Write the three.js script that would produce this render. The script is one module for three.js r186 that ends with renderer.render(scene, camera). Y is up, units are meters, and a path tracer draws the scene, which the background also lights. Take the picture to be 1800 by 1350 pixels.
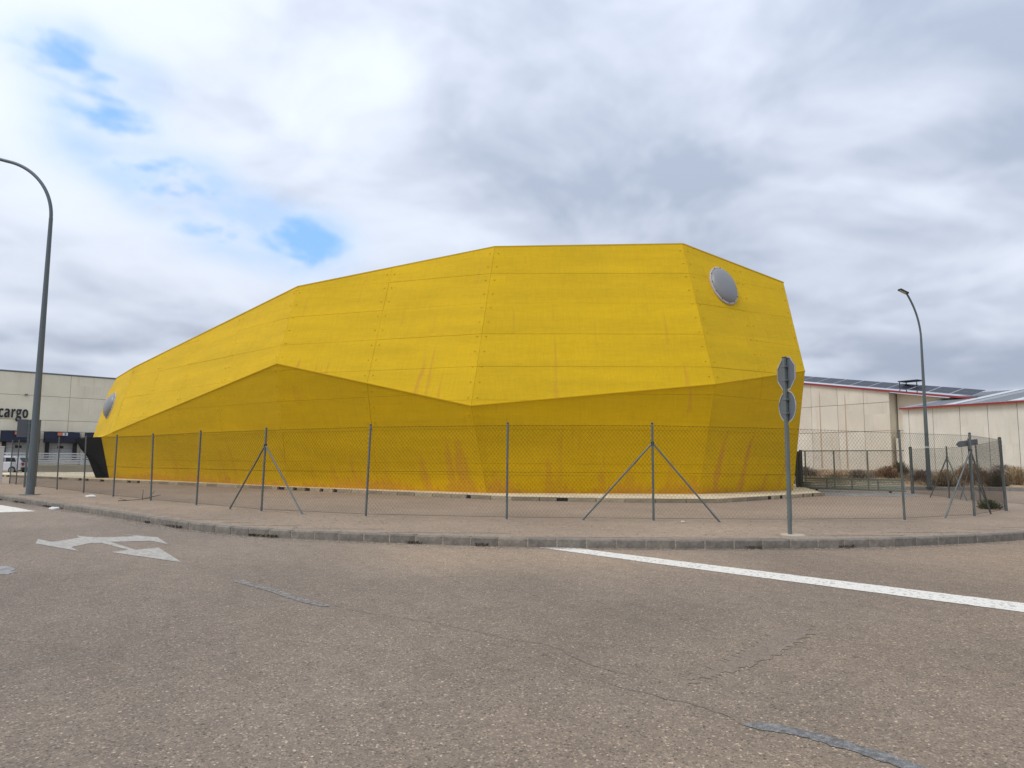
import * as THREE from 'three';
import { mergeGeometries } from 'three/addons/utils/BufferGeometryUtils.js';
import { RoundedBoxGeometry } from 'three/addons/geometries/RoundedBoxGeometry.js';
import { TextGeometry } from 'three/addons/geometries/TextGeometry.js';
import { FontLoader } from 'three/addons/loaders/FontLoader.js';

// ---------------------------------------------------------------- camera, exposure, sun, sky
const scene = new THREE.Scene();
const camera = new THREE.PerspectiveCamera(56.74, 4 / 3, 0.1, 900);
camera.position.set(0, 1.5, 0);
camera.rotation.order = 'YXZ';
camera.rotation.set(Math.atan(0.1056), 0, THREE.MathUtils.degToRad(0.35));
const renderer = new THREE.WebGLRenderer({ antialias: true });
renderer.setSize(1024, 768);
renderer.toneMapping = THREE.LinearToneMapping;
renderer.toneMappingExposure = 1.94;
renderer.shadowMap.enabled = true;
renderer.shadowMap.type = THREE.PCFSoftShadowMap;
const D2R = Math.PI / 180;
const SUN_AZ = -108 * D2R, SUN_EL = 62 * D2R;          // azimuth from straight ahead, minus is left
const sunDir = new THREE.Vector3(Math.sin(SUN_AZ) * Math.cos(SUN_EL), Math.sin(SUN_EL), -Math.cos(SUN_AZ) * Math.cos(SUN_EL));
const sun = new THREE.DirectionalLight(new THREE.Color(1, 0.95, 0.87), 0.65);
sun.position.copy(sunDir).multiplyScalar(120);
sun.castShadow = true; sun.shadow.radius = 40; sun.shadow.mapSize.set(2048, 2048);
Object.assign(sun.shadow.camera, { left: -70, right: 70, top: 70, bottom: -70, near: 1, far: 320 });
sun.target.position.set(0, 0, -30);
scene.add(sun, sun.target);

function rng(s) { return () => { s = (s + 0x6d2b79f5) | 0; let t = Math.imul(s ^ (s >>> 15), 1 | s); t = (t + Math.imul(t ^ (t >>> 7), 61 | t)) ^ t; return ((t ^ (t >>> 14)) >>> 0) / 4294967296; }; }
const h2 = (x, y, s) => { let n = Math.imul(x, 374761393) + Math.imul(y, 668265263) + Math.imul(s, 2147483647 ^ 0x5bd1e995); n = Math.imul(n ^ (n >>> 13), 1274126177); return ((n ^ (n >>> 16)) >>> 0) / 4294967296; };
function vn(x, y, s = 1) { const xi = Math.floor(x), yi = Math.floor(y); let u = x - xi, v = y - yi; u = u * u * u * (u * (u * 6 - 15) + 10); v = v * v * v * (v * (v * 6 - 15) + 10);
  const a = h2(xi, yi, s), b = h2(xi + 1, yi, s), c = h2(xi, yi + 1, s), d = h2(xi + 1, yi + 1, s); return a + (b - a) * u + (c - a) * v + (a - b - c + d) * u * v; }
function fbm(x, y, o, s = 1, g = 0.5) { let a = 0, k = 1, t = 0; for (let i = 0; i < o; i++) { a += k * vn(x, y, s + i * 17); t += k; k *= g; const q = x * 1.62 - y * 1.21; y = x * 1.21 + y * 1.62 + 7.3; x = q + 3.1; } return a / t; }
const clamp = (x, a = 0, b = 1) => Math.min(b, Math.max(a, x)), ss = (a, b, x) => { const t = clamp((x - a) / (b - a)); return t * t * (3 - 2 * t); }, mix = (a, b, t) => a + (b - a) * t;

{ // broken overcast: a deck of soft grey-white cloud with a few blue gaps
  const W = 2048, H = 1024, data = new Float32Array(W * H * 4);
  const gaps = [[-33.5, 26.4], [-31.5, 25.2], [-31, 21.2], [-26.5, 19.4], [-22, 17.4], [-17.5, 16.5]];
  for (let j = 0; j < H; j++) {
    const el = ((j + 0.5) / H - 0.5) * Math.PI, y = Math.sin(el), ce = Math.cos(el), elD = el / D2R;
    for (let i = 0; i < W; i++) {
      const ph = ((i + 0.5) / W - 0.5) * 2 * Math.PI, x = ce * Math.cos(ph), z = ce * Math.sin(ph), o = (j * W + i) * 4;
      if (y < -0.06) { data[o] = 0.20; data[o + 1] = 0.185; data[o + 2] = 0.165; data[o + 3] = 1; continue; }
      const yy = Math.max(y, 0), k = 1 / (yy + 0.16), px = x * k * 1.9, pz = z * k * 1.9;
      const wx = fbm(px * 0.8 + 11, pz * 0.8, 3, 5) - 0.5, wz = fbm(px * 0.8, pz * 0.8 + 31, 3, 9) - 0.5;
      const big = fbm(px * 0.5 + wx * 0.6 + 2.7, pz * 0.5 + wz * 0.6, 3, 21), mid = fbm(px * 1.5 + wx * 0.7 + 5, pz * 1.5 + wz * 0.7, 6, 33, 0.52), fine = fbm(px * 3.1 + wx * 3, pz * 3.1 + wz * 3 + 9, 5, 47, 0.55);
      const az = Math.atan2(x, -z) / D2R;
      let dm = 1e9; if (az < -5 && az > -50) for (let q = 0; q < gaps.length - 1; q++) { const [ax, ay] = gaps[q], [bx, by] = gaps[q + 1], ux = bx - ax, uy = by - ay, tt = clamp(((az - ax) * ux + (elD - ay) * uy) / (ux * ux + uy * uy)); dm = Math.min(dm, Math.hypot((az - ax - ux * tt) * 0.55, elD - ay - uy * tt)); }
      let g = Math.exp(-((dm / 2.5) ** 2)) * (0.72 + 0.28 * ss(-32, -25, az)); const wisp = dm < 9 ? fbm(az * 0.20 + wx * 2, elD * 0.52 + wz * 2, 6, 121, 0.58) : 0.5;
      const other = ss(0.60, 0.80, fbm(px * 0.7 + 60, pz * 0.7 + wz, 5, 71)) * ss(45, 75, Math.abs(az + 5));
      const blue = Math.max(ss(0.20, 1.2, g * 3.0 * (wisp - 0.22)), other * 0.7) * ss(2, 12, elD);
      const sd = Math.max(0, x * sunDir.x + y * sunDir.y + z * sunDir.z);
      let b = 0.36 + (big - 0.5) * 1.15 + (mid - 0.5) * 1.15 + (fine - 0.5) * 0.5 + 0.22 * Math.cos((az + 75) * D2R) + 0.12 * sd * sd;
      b = b + 0.10 * ss(0.02, 0.5, g) + (wisp - 0.5) * 0.8 * ss(0.0, 0.6, g); b = clamp(b < 0.6 ? b : 0.6 + 0.4 * (1 - Math.exp(-(b - 0.6) / 0.4)));
      const lo = ss(14, 2, elD);
      b = mix(b, clamp(0.30 + (mid - 0.5) * 1.9), lo * 0.6);
      const lum = 0.71 + 0.54 * yy, cr = lum * mix(0.27, 0.535, b), cg = lum * mix(0.31, 0.575, b), cb = lum * mix(0.39, 0.65, b);
      const t = ss(0, 60, elD), br = mix(0.10, 0.07, t), bg = mix(0.28, 0.20, t), bb = mix(0.56, 0.48, t);
      const m = Math.max(blue * 0.8, 0.45 * ss(0.02, 0.6, g) * clamp(0.3 + 1.6 * (fine - 0.25)));
      data[o] = mix(cr, br, m); data[o + 1] = mix(cg, bg, m); data[o + 2] = mix(cb, bb, m); data[o + 3] = 1;
    }
  }
  const tex = new THREE.DataTexture(data, W, H, THREE.RGBAFormat, THREE.FloatType);
  tex.mapping = THREE.EquirectangularReflectionMapping; tex.magFilter = tex.minFilter = THREE.LinearFilter; tex.wrapS = THREE.RepeatWrapping; tex.needsUpdate = true;
  scene.background = tex; scene.environment = tex;
}

// ---------------------------------------------------------------- helpers
const V = (x, y, z) => new THREE.Vector3(x, y, z), A3 = (a) => new THREE.Vector3(a[0], a[1], a[2]);
const names = {};
function numbered(n) { const k = names[n] = (names[n] || 0) + 1; return k === 1 ? n : n + '_' + String(k - 1).padStart(3, '0'); }
function mesh(name, geo, mat, parent) { const g = Array.isArray(geo) ? (geo.length > 1 ? mergeGeometries(geo.map((q) => q.index ? q.toNonIndexed() : q)) : geo[0]) : geo; const m = new THREE.Mesh(g, mat); m.name = parent === scene || !parent ? numbered(name) : name; (parent || scene).add(m); return m; }
function tag(o, label, category, group) { o.userData.label = label; o.userData.category = category; if (group) o.userData.group = group; return o; }
function thing(name, label, category, x, y, z, turn = 0, group) { const g = new THREE.Group(); g.name = numbered(name); g.position.set(x, y, z); g.rotation.y = turn; scene.add(g); return tag(g, label, category, group); }
function structure(o, label, category) { o.userData.kind = 'structure'; if (label) { o.userData.label = label; o.userData.category = category; } return o; }
function stuff(o) { o.userData.kind = 'stuff'; return o; }
function mat(r, g, b, rough = 0.85, metal = 0, extra = {}) { const m = new THREE.MeshStandardMaterial({ roughness: rough, metalness: metal, ...extra }); m.color.setRGB(r, g, b); return m; }
function box(w, h, d, x = 0, y = 0, z = 0) { const g = new THREE.BoxGeometry(w, h, d); g.translate(x, y, z); return g; }
function rbox(w, h, d, r, x = 0, y = 0, z = 0, seg = 1) { const g = new RoundedBoxGeometry(w, h, d, seg, r); g.translate(x, y, z); return g; }
function tube(p, q, r0, r1 = r0, n = 10) { const d = q.clone().sub(p), L = d.length(), g = new THREE.CylinderGeometry(r1, r0, L, n); g.translate(0, L / 2, 0); g.applyQuaternion(new THREE.Quaternion().setFromUnitVectors(V(0, 1, 0), d.normalize())); g.translate(p.x, p.y, p.z); return g; }
function beam(p, q, w, d) { const dir = q.clone().sub(p), L = dir.length(); dir.normalize(); const up = Math.abs(dir.y) > 0.95 ? V(0, 0, 1) : V(0, 1, 0), s = up.clone().cross(dir).normalize(), u = dir.clone().cross(s); const g = new THREE.BoxGeometry(w, d, L); g.applyMatrix4(new THREE.Matrix4().makeBasis(s, u, dir)); const m = p.clone().add(q).multiplyScalar(0.5); g.translate(m.x, m.y, m.z); return g; }
// a flat convex polygon (counter-clockwise seen from the outside) given a thickness inwards, uv in metres along uDir / vDir
function slab(pts, n, th, uv, off = 0) {
  const pos = [], uvs = [], f = pts.map((p) => p.clone().addScaledVector(n, off)), b = f.map((p) => p.clone().addScaledVector(n, -th)), N = pts.length;
  const put = (p) => { pos.push(p.x, p.y, p.z); const q = uv(p); uvs.push(q[0], q[1]); };
  for (let i = 1; i < N - 1; i++) { put(f[0]); put(f[i]); put(f[i + 1]); put(b[0]); put(b[i + 1]); put(b[i]); }
  for (let i = 0; i < N; i++) { const j = (i + 1) % N; put(f[i]); put(b[i]); put(b[j]); put(f[i]); put(b[j]); put(f[j]); }
  const g = new THREE.BufferGeometry(); g.setAttribute('position', new THREE.Float32BufferAttribute(pos, 3)); g.setAttribute('uv', new THREE.Float32BufferAttribute(uvs, 2)); g.computeVertexNormals(); return g;
}
function clipPoly(pts, p0, n) { const out = []; for (let i = 0; i < pts.length; i++) { const a = pts[i], b = pts[(i + 1) % pts.length], da = a.clone().sub(p0).dot(n), db = b.clone().sub(p0).dot(n); if (da >= 0) out.push(a); if (da * db < 0) out.push(a.clone().lerp(b, da / (da - db))); } return out; }
function inset(pts, n, d) { let q = pts; for (let i = 0; i < pts.length; i++) { const a = pts[i], e = pts[(i + 1) % pts.length].clone().sub(a); if (e.length() < 1e-4) continue; const inn = n.clone().cross(e).normalize(); q = clipPoly(q, a.clone().addScaledVector(inn, d), inn); if (q.length < 3) return null; } return q; }
function flat(pts2, y, th = 0) { // a horizontal sheet from plan points [x, z]; with th a slab downwards
  const sh = new THREE.Shape(pts2.map(([x, z]) => new THREE.Vector2(x, -z)));
  let g; if (th) { g = new THREE.ExtrudeGeometry(sh, { depth: th, bevelEnabled: false }); g.rotateX(-Math.PI / 2); g.translate(0, y - th, 0); } else { g = new THREE.ShapeGeometry(sh); g.rotateX(-Math.PI / 2); g.translate(0, y, 0); }
  return g;
}
function planUV(g, s) { const p = g.attributes.position, u = new Float32Array(p.count * 2); for (let i = 0; i < p.count; i++) { u[2 * i] = p.getX(i) / s; u[2 * i + 1] = p.getZ(i) / s; } g.setAttribute('uv', new THREE.BufferAttribute(u, 2)); return g; }
function tex8(W, H, fn, srgb = true) { const d = new Uint8Array(W * H * 4), c = [0, 0, 0]; for (let j = 0; j < H; j++) for (let i = 0; i < W; i++) { fn(i, j, c); const o = (j * W + i) * 4; d[o] = clamp(c[0], 0, 255); d[o + 1] = clamp(c[1], 0, 255); d[o + 2] = clamp(c[2], 0, 255); d[o + 3] = 255; }
  const t = new THREE.DataTexture(d, W, H); t.wrapS = t.wrapT = THREE.RepeatWrapping; t.magFilter = THREE.LinearFilter; t.minFilter = THREE.LinearMipmapLinearFilter; t.generateMipmaps = true; if (srgb) t.colorSpace = THREE.SRGBColorSpace; t.needsUpdate = true; return t; }
// noise that repeats after `per` cells
function tvn(x, y, per, s) { const xi = Math.floor(x), yi = Math.floor(y); let u = x - xi, v = y - yi; u = u * u * (3 - 2 * u); v = v * v * (3 - 2 * v); const m = (q) => ((q % per) + per) % per; const a = h2(m(xi), m(yi), s), b = h2(m(xi + 1), m(yi), s), c = h2(m(xi), m(yi + 1), s), d = h2(m(xi + 1), m(yi + 1), s); return a + (b - a) * u + (c - a) * v + (a - b - c + d) * u * v; }

// ---------------------------------------------------------------- ground materials
function aggregate(N, seed, base, spread, stones, light) { // crushed stone in a binder, repeats seamlessly
  const R = rng(seed), h = new Float32Array(N * N).fill(0.35), c = new Float32Array(N * N).fill(-1);
  for (let k = 0; k < stones; k++) { const cx = R() * N, cy = R() * N, r = 1.0 + 3.2 * R() ** 2.0, e = 0.6 + 0.4 * R(), a = R() * 6.28, t = R(), v = t < 0.06 ? 0.62 + 0.25 * R() : t < 0.22 ? 0.08 * R() : 0.22 + 0.36 * R(), ca = Math.cos(a), sa = Math.sin(a);
    for (let y = Math.floor(cy - r); y <= cy + r; y++) for (let x = Math.floor(cx - r); x <= cx + r; x++) { const dx = x - cx, dy = y - cy, u = dx * ca + dy * sa, w = (-dx * sa + dy * ca) / e; if (u * u + w * w < r * r) { const o = ((y + N) % N) * N + (x + N) % N; c[o] = v; h[o] = 0.55 + 0.4 * v; } } }
  const col = tex8(N, N, (i, j, q) => { const o = j * N + i, n = h2(i, j, seed) - 0.5, big = tvn(i / 64, j / 64, N / 64, seed + 3) - 0.5, m2 = tvn(i / 16, j / 16, N / 16, seed + 5) - 0.5; let v = c[o] < 0 ? 0.30 : c[o]; v = (v - 0.36) * spread + n * 0.10 + big * 0.06 + m2 * 0.08;
    const k = 1 + v, w = Math.max(0, v - 0.28) * light; q[0] = base[0] * k + w * 40; q[1] = base[1] * k + w * 40; q[2] = base[2] * k + w * 40; });
  const bump = tex8(N, N, (i, j, q) => { q[0] = q[1] = q[2] = 255 * h[j * N + i]; }, false);
  return [col, bump];
}
const [aspC, aspB] = aggregate(1024, 7, [148, 131, 111], 0.95, 50000, 0.6);
const [pavC, pavB] = aggregate(1024, 23, [158, 139, 119], 0.55, 60000, 0.5);
const asphalt = new THREE.MeshStandardMaterial({ map: aspC, bumpMap: aspB, bumpScale: 0.004, roughness: 0.9, vertexColors: true });
const paving = new THREE.MeshStandardMaterial({ map: pavC, bumpMap: pavB, bumpScale: 0.003, roughness: 0.92, vertexColors: true });
function gridSheet(xs, zs, y, tint, uvS) { const pos = [], col = [], uv = [], idx = [], c = [0, 0, 0], nx = xs.length; for (const z of zs) for (const x of xs) { pos.push(x, typeof y === 'function' ? y(x, z) : y, z); tint(x, z, c); col.push(...c); uv.push(x / uvS, z / uvS); }
  for (let j = 0; j < zs.length - 1; j++) for (let i = 0; i < nx - 1; i++) { const a = j * nx + i; idx.push(a, a + nx, a + 1, a + 1, a + nx, a + nx + 1); }
  const g = new THREE.BufferGeometry(); g.setAttribute('position', new THREE.Float32BufferAttribute(pos, 3)); g.setAttribute('color', new THREE.Float32BufferAttribute(col, 3)); g.setAttribute('uv', new THREE.Float32BufferAttribute(uv, 2)); g.setIndex(idx); g.computeVertexNormals(); return g; }
function spaced(list) { const out = []; for (let k = 0; k < list.length - 1; k++) { const [a, st] = list[k], b = list[k + 1][0], n = Math.max(1, Math.round((b - a) / st)); for (let i = 0; i < n; i++) out.push(a + (b - a) * i / n); } out.push(list[list.length - 1][0]); return out; }

// ---------------------------------------------------------------- setting
const sandC = tex8(512, 512, (i, j, q) => { const n = h2(i, j, 3) - 0.5, m = tvn(i / 9, j / 9, 512 / 9 | 0, 8) - 0.5, k = 1 + n * 0.3 + m * 0.35; q[0] = 176 * k; q[1] = 153 * k; q[2] = 122 * k; });
structure(mesh('ground', planUV(flat([[-420, 60], [420, 60], [420, -520], [-420, -520]], -0.03), 4), new THREE.MeshStandardMaterial({ map: sandC, roughness: 0.95 })));
const roadTint = (x, z, c) => { const a = fbm(x * 0.16 + 3, z * 0.16, 4, 91), b = fbm(x * 0.7, z * 0.7, 4, 55), w = fbm(x * 0.05 + 9, z * 0.05, 2, 77), k = 1 + (a - 0.5) * 0.5 + (b - 0.5) * 0.34, warm = ss(-7, 6, x + (a - 0.5) * 16) * 1.0 + (w - 0.5) * 0.6;
  c[0] = k * (0.94 + 0.13 * warm); c[1] = k * (0.95 + 0.06 * warm); c[2] = k * (1.0 - 0.04 * warm); };
structure(mesh('road', gridSheet(spaced([[-120, 8], [-40, 1.2], [-14, 0.4], [14, 1.2], [40, 8], [120, 8]]), spaced([[-110, 6], [-50, 1.5], [-26, 0.4], [0, 1], [30, 1]]), 0, roadTint, 2.4), asphalt));

const kerbPts = [[-60, -61], [-48, -51.2], [-36, -41], [-27, -33], [-21.6, -28.25], [-17.49, -24.62], [-13.36, -21.01], [-10.48, -18.45], [-8.3, -16.45], [-6.75, -15.05], [-5.6, -14.2], [-4.45, -13.62], [-3.1, -13.18], [-1.4, -12.72], [0.02, -12.43], [1.47, -12.31], [2.91, -12.29], [4.4, -12.37], [5.8, -12.57], [7.15, -12.9], [8.5, -13.38], [9.96, -14.05], [12.2, -15.4], [14.2, -17.3], [15.7, -19.8], [16.6, -22.8], [17.1, -26], [17.6, -29.5], [17.9, -33]];
const kerbCurve = new THREE.CatmullRomCurve3(kerbPts.map(([x, z]) => V(x, 0, z)), false, 'centripetal');
const kerbLine = kerbCurve.getSpacedPoints(260);
const KH = 0.15;
{ // raised block: pavement and yard
  const inner = kerbLine.map((p, i) => { const t = kerbCurve.getTangentAt(i / 260); return [p.x + t.z * 0.125, p.z - t.x * 0.125]; });
  const outline = [...inner, [12, -35.5], [8, -58], [-58, -66]];
  // a fine sheet cut to the outline so that tone can vary across it
  const sh = outline.map(([x, z]) => [x, z]);
  const inside = (x, z) => { let c = false; for (let i = 0, j = sh.length - 1; i < sh.length; j = i++) { const [xi, zi] = sh[i], [xj, zj] = sh[j]; if ((zi > z) !== (zj > z) && x < (xj - xi) * (z - zi) / (zj - zi) + xi) c = !c; } return c; };
  const tint = (x, z) => { const a = fbm(x * 0.25, z * 0.25 + 40, 4, 15), b = fbm(x * 1.1, z * 1.1, 3, 19), k = 1 + (a - 0.5) * 0.36 + (b - 0.5) * 0.22; return [k * 1.02, k, k * 0.97]; };
  const g = flat(outline, KH, 0.2); planUV(g, 2.3);
  const base = g.attributes.position, col = new Float32Array(base.count * 3).fill(1); for (let i = 0; i < base.count; i++) { col[3 * i] = 1; } g.setAttribute('color', new THREE.BufferAttribute(col, 3));
  structure(mesh('pavement', g, paving));
  const xs = spaced([[-30, 0.6], [18, 1]]), zs = spaced([[-44, 0.6], [-12, 1]]), pos = [], cl = [], uv = [];
  const quad = (x0, x1, z0, z1) => { const P = [[x0, z0], [x0, z1], [x1, z1], [x1, z0]]; if (!P.every(([x, z]) => inside(x, z))) return; for (const k of [0, 1, 2, 0, 2, 3]) { const [x, z] = P[k]; pos.push(x, KH + 0.004, z); cl.push(...tint(x, z)); uv.push(x / 2.3, z / 2.3); } };
  for (let i = 0; i < xs.length - 1; i++) for (let j = 0; j < zs.length - 1; j++) quad(xs[i], xs[i + 1], zs[j], zs[j + 1]);
  const t = new THREE.BufferGeometry(); t.setAttribute('position', new THREE.Float32BufferAttribute(pos, 3)); t.setAttribute('color', new THREE.Float32BufferAttribute(cl, 3)); t.setAttribute('uv', new THREE.Float32BufferAttribute(uv, 2)); t.computeVertexNormals();
  structure(mesh('yard', t, paving));
}
const concC = tex8(512, 512, (i, j, q) => { const n = h2(i, j, 13) - 0.5, m = tvn(i / 16, j / 16, 32, 4) - 0.5, b = tvn(i / 64, j / 64, 8, 6) - 0.5, k = 1 + n * 0.16 + m * 0.16 + b * 0.2; q[0] = 255 * 0.72 * k; q[1] = 255 * 0.71 * k; q[2] = 255 * 0.69 * k; });
const kerbMats = [[0.48, 0.435, 0.375], [0.43, 0.39, 0.34], [0.53, 0.475, 0.405]].map(([r, g, b]) => mat(r, g, b, 0.92, 0, { map: concC }));
const mortar = mat(0.80, 0.70, 0.58, 0.95, 0, { map: concC });
{ // kerb of single stones with pale mortar joints
  const k = new THREE.Group(); k.name = 'kerb'; structure(k); scene.add(k);
  const prof = new THREE.Shape([[0, -0.08], [0, 0.13], [0.016, KH + 0.004], [0.125, KH + 0.006], [0.125, -0.08]].map(([a, b]) => new THREE.Vector2(a, b)));
  const geo = [0, 1, 2].map((v) => { const g = new THREE.ExtrudeGeometry(prof, { depth: 0.47, bevelEnabled: true, bevelSize: 0.004, bevelThickness: 0.004, bevelSegments: 1, bevelOffset: -0.004 }); g.translate(0, 0, -0.235); g.rotateY(Math.PI / 2); const u = g.attributes.uv; for (let i = 0; i < u.count; i++) u.setXY(i, u.getX(i) * 0.8 + v * 0.31, u.getY(i) * 0.8 + v * 0.17); return g; });
  // profile: +x of the shape points into the pavement, length along the kerb
  const L = kerbCurve.getLength(), R = rng(5); let s = 0.25, n = 0;
  while (s < L - 0.3) { const u = s / L, p = kerbCurve.getPointAt(u), t = kerbCurve.getTangentAt(u); const far = p.z < -36;
    if (!far) { const m = mesh('kerb_stone', geo[n % 3], kerbMats[(R() * 3) | 0], k); m.position.set(p.x, (R() - 0.5) * 0.007, p.z); m.rotation.y = Math.atan2(-t.z, t.x) + (R() - 0.5) * 0.012; n++; }
    s += 0.503; }
  const strip = []; for (let i = 0; i < kerbLine.length - 1; i++) { const a = kerbLine[i], b = kerbLine[i + 1]; const t = b.clone().sub(a).normalize(), nn = V(t.z, 0, -t.x); const g = beam(a.clone().addScaledVector(nn, 0.066), b.clone().addScaledVector(nn, 0.066), 0.122, 0.2); g.translate(0, KH - 0.006 - 0.1, 0); strip.push(g); }
  mesh('mortar_joint', strip, mortar, k);
}
const paleC = tex8(512, 512, (i, j, q) => { const n = h2(i, j, 113) - 0.5, m = tvn(i / 16, j / 16, 32, 104) - 0.5, b = tvn(i / 64, j / 64, 8, 106) - 0.5, k = 1 + n * 0.12 + m * 0.12 + b * 0.12; q[0] = 238 * k; q[1] = 222 * k; q[2] = 190 * k; });
// building plinth
const plinthMat = mat(0.86, 0.84, 0.80, 0.93, 0, { map: paleC }), plinthEdge = [[0.42, 0.40, 0.38], [0.34, 0.325, 0.31], [0.50, 0.48, 0.46]].map(([r, g, b]) => mat(r, g, b, 0.94, 0, { map: paleC })), soil = mat(0.035, 0.03, 0.025, 1);
const plinthPts = [[-40, -52], [-33.9, -47.4], [-26.9, -42.3], [-22.6, -39.0], [-16.9, -35.4], [-10.2, -30.6], [-4.2, -26.45], [0.02, -23.45], [3.6, -22.75], [6.5, -22.72], [8.55, -24.55], [12.2, -27.9]];
{
  const p = new THREE.Group(); p.name = 'plinth'; structure(p); scene.add(p);
  const inn = plinthPts.map(([x, z], i) => { const a = plinthPts[Math.max(0, i - 1)], b = plinthPts[Math.min(plinthPts.length - 1, i + 1)], dx = b[0] - a[0], dz = b[1] - a[1], l = Math.hypot(dx, dz); return [x + dz / l * 0.16, z - dx / l * 0.16]; });
  mesh('plinth_slab', planUV(flat([...inn, [15, -38], [8, -50], [-30, -58]], 0.28, 0.2), 3), plinthMat, p);
  const R = rng(77), base = [];
  for (let i = 0; i < plinthPts.length - 1; i++) { const a = V(plinthPts[i][0], 0, plinthPts[i][1]), b = V(plinthPts[i + 1][0], 0, plinthPts[i + 1][1]), t = b.clone().sub(a), L = t.length(); t.normalize(); const nn = V(t.z, 0, -t.x), n = Math.max(1, Math.round(L / 0.85));
    base.push(beam(a.clone().addScaledVector(nn, 0.15), b.clone().addScaledVector(nn, 0.15), 0.1, 0.13).translate(0, 0.2, 0));
    for (let k = 0; k < n; k++) { const cut = R() < 0.32 ? 0.2 + 0.3 * R() : 0.014; const c0 = a.clone().addScaledVector(t, L * k / n + 0.006), c1 = a.clone().addScaledVector(t, L * (k + 1) / n - cut); const g = rbox(0.155, 0.27 - R() * 0.01, c1.distanceTo(c0), 0.012); const m = mesh('edging_block', g, plinthEdge[(R() * 3) | 0], p); m.position.copy(c0).add(c1).multiplyScalar(0.5).addScaledVector(nn, 0.08 + (R() - 0.5) * 0.012); m.position.y = 0.152; m.rotation.y = Math.atan2(t.x, t.z); } }
  mesh('soil_bed', base, soil, p);
}
structure(mesh('gate_apron', planUV(flat([[12.35, -28.2], [14.2, -27.5], [15.9, -27.9], [16.9, -30.2], [13.6, -33.7]], 0.16, 0.1), 2), mat(0.56, 0.54, 0.5, 0.93, 0, { map: concC })));
structure(mesh('concrete_yard', planUV(flat([[-120, -110], [-120, -52], [-62, -62.5], [-34, -66.5], [-20, -110]], 0.03), 3), mat(0.42, 0.40, 0.37, 0.93, 0, { map: concC })));

// verge beyond the far road
const vergeY = (x, z) => { const d = -z - 38 + (x - 20) * 0.06; return 0.13 + 0.55 * ss(0, 11, d) + (d > 0.4 ? (fbm(x * 0.5, z * 0.5, 4, 12) - 0.45) * 0.42 * ss(0.4, 2.5, d) : 0); };
{
  const tint = (x, z, c) => { const a = fbm(x * 0.4, z * 0.4, 4, 61), b = fbm(x * 1.6, z * 1.6, 3, 63), k = 0.9 + (a - 0.5) * 0.7 + (b - 0.5) * 0.3, r = ss(0.5, 0.62, fbm(x * 0.3 + 20, z * 0.3, 3, 66)); c[0] = k * (1 - 0.1 * r); c[1] = k * (1 - 0.26 * r); c[2] = k * (1 - 0.38 * r); };
  const g = gridSheet(spaced([[8, 0.5], [45, 2], [110, 2]]), spaced([[-110, 5], [-60, 0.5], [-38, 1]]), 0, tint, 2.5), p = g.attributes.position;
  for (let i = 0; i < p.count; i++) { let z = p.getZ(i); const x = p.getX(i); if (z === -38) z = -38 + (x - 20) * 0.06; p.setXYZ(i, x, vergeY(x, z), z); } g.computeVertexNormals();
  structure(mesh('verge', g, new THREE.MeshStandardMaterial({ map: sandC, roughness: 0.97, vertexColors: true })));
  const k = new THREE.Group(); k.name = 'verge_kerb'; structure(k); scene.add(k);
  const m = mat(0.62, 0.59, 0.54, 0.92, 0, { map: concC }); const gb = rbox(0.99, 0.26, 0.16, 0.012); for (let x = 8; x < 60; x += 1) { const s = mesh('kerb_stone', gb, m, k); s.position.set(x + 0.5, 0.04, -37.9 + (x + 0.5 - 20) * 0.06); s.rotation.y = -0.06; }
  structure(mesh('far_pavement', planUV(flat([[8, -38.7], [60, -35.6], [60, -37], [8, -40.1]].map(([x, z]) => [x, z + 0]), 0.155, 0.1), 2.3), mat(0.36, 0.32, 0.27, 0.95, 0, { map: concC })));
}
// painted road markings and repairs
const paintTex = tex8(512, 512, (i, j, q) => { const n = h2(i, j, 31) - 0.5, f = fbm(i / 14, j / 14, 4, 32), wear = ss(0.60, 0.72, f) * 0.55, g = h2(i >> 1, j >> 1, 33) > 0.955 ? 0.35 : 0; const v = 236 * (1 - wear * 0.35 - g) + n * 22; q[0] = v; q[1] = v * 0.97; q[2] = v * 0.91; });
const oldPaintTex = tex8(512, 512, (i, j, q) => { const n = h2(i, j, 41) - 0.5, f = fbm(i / 18, j / 18, 4, 42), wear = ss(0.42, 0.66, f), g = h2(i >> 1, j >> 1, 43) > 0.93 ? 0.2 : 0; const v = 188 * (1 - wear * 0.12 - g) + n * 22; q[0] = v; q[1] = v * 0.965; q[2] = v * 0.90; });
const paint = new THREE.MeshStandardMaterial({ map: paintTex, roughness: 0.75 }), oldPaint = new THREE.MeshStandardMaterial({ map: oldPaintTex, roughness: 0.85 });
function ragged(pts, step, amp, seed) { const R = rng(seed), out = []; for (let i = 0; i < pts.length; i++) { const a = pts[i], b = pts[(i + 1) % pts.length], L = Math.hypot(b[0] - a[0], b[1] - a[1]), n = Math.max(1, Math.round(L / step)); for (let k = 0; k < n; k++) out.push([mix(a[0], b[0], k / n) + (R() - 0.5) * amp, mix(a[1], b[1], k / n) + (R() - 0.5) * amp]); } return out; }
structure(mesh('lane_line', planUV(flat(ragged([[0.48, -12.36], [0.98, -12.43], [2.35, -10.98], [3.75, -9.55], [5.48, -7.79], [7.6, -5.7], [7.25, -5.2], [5.15, -7.33], [3.54, -9.02], [2.0, -10.65]], 0.06, 0.012, 3), 0.005), 1.3), paint));
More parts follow.
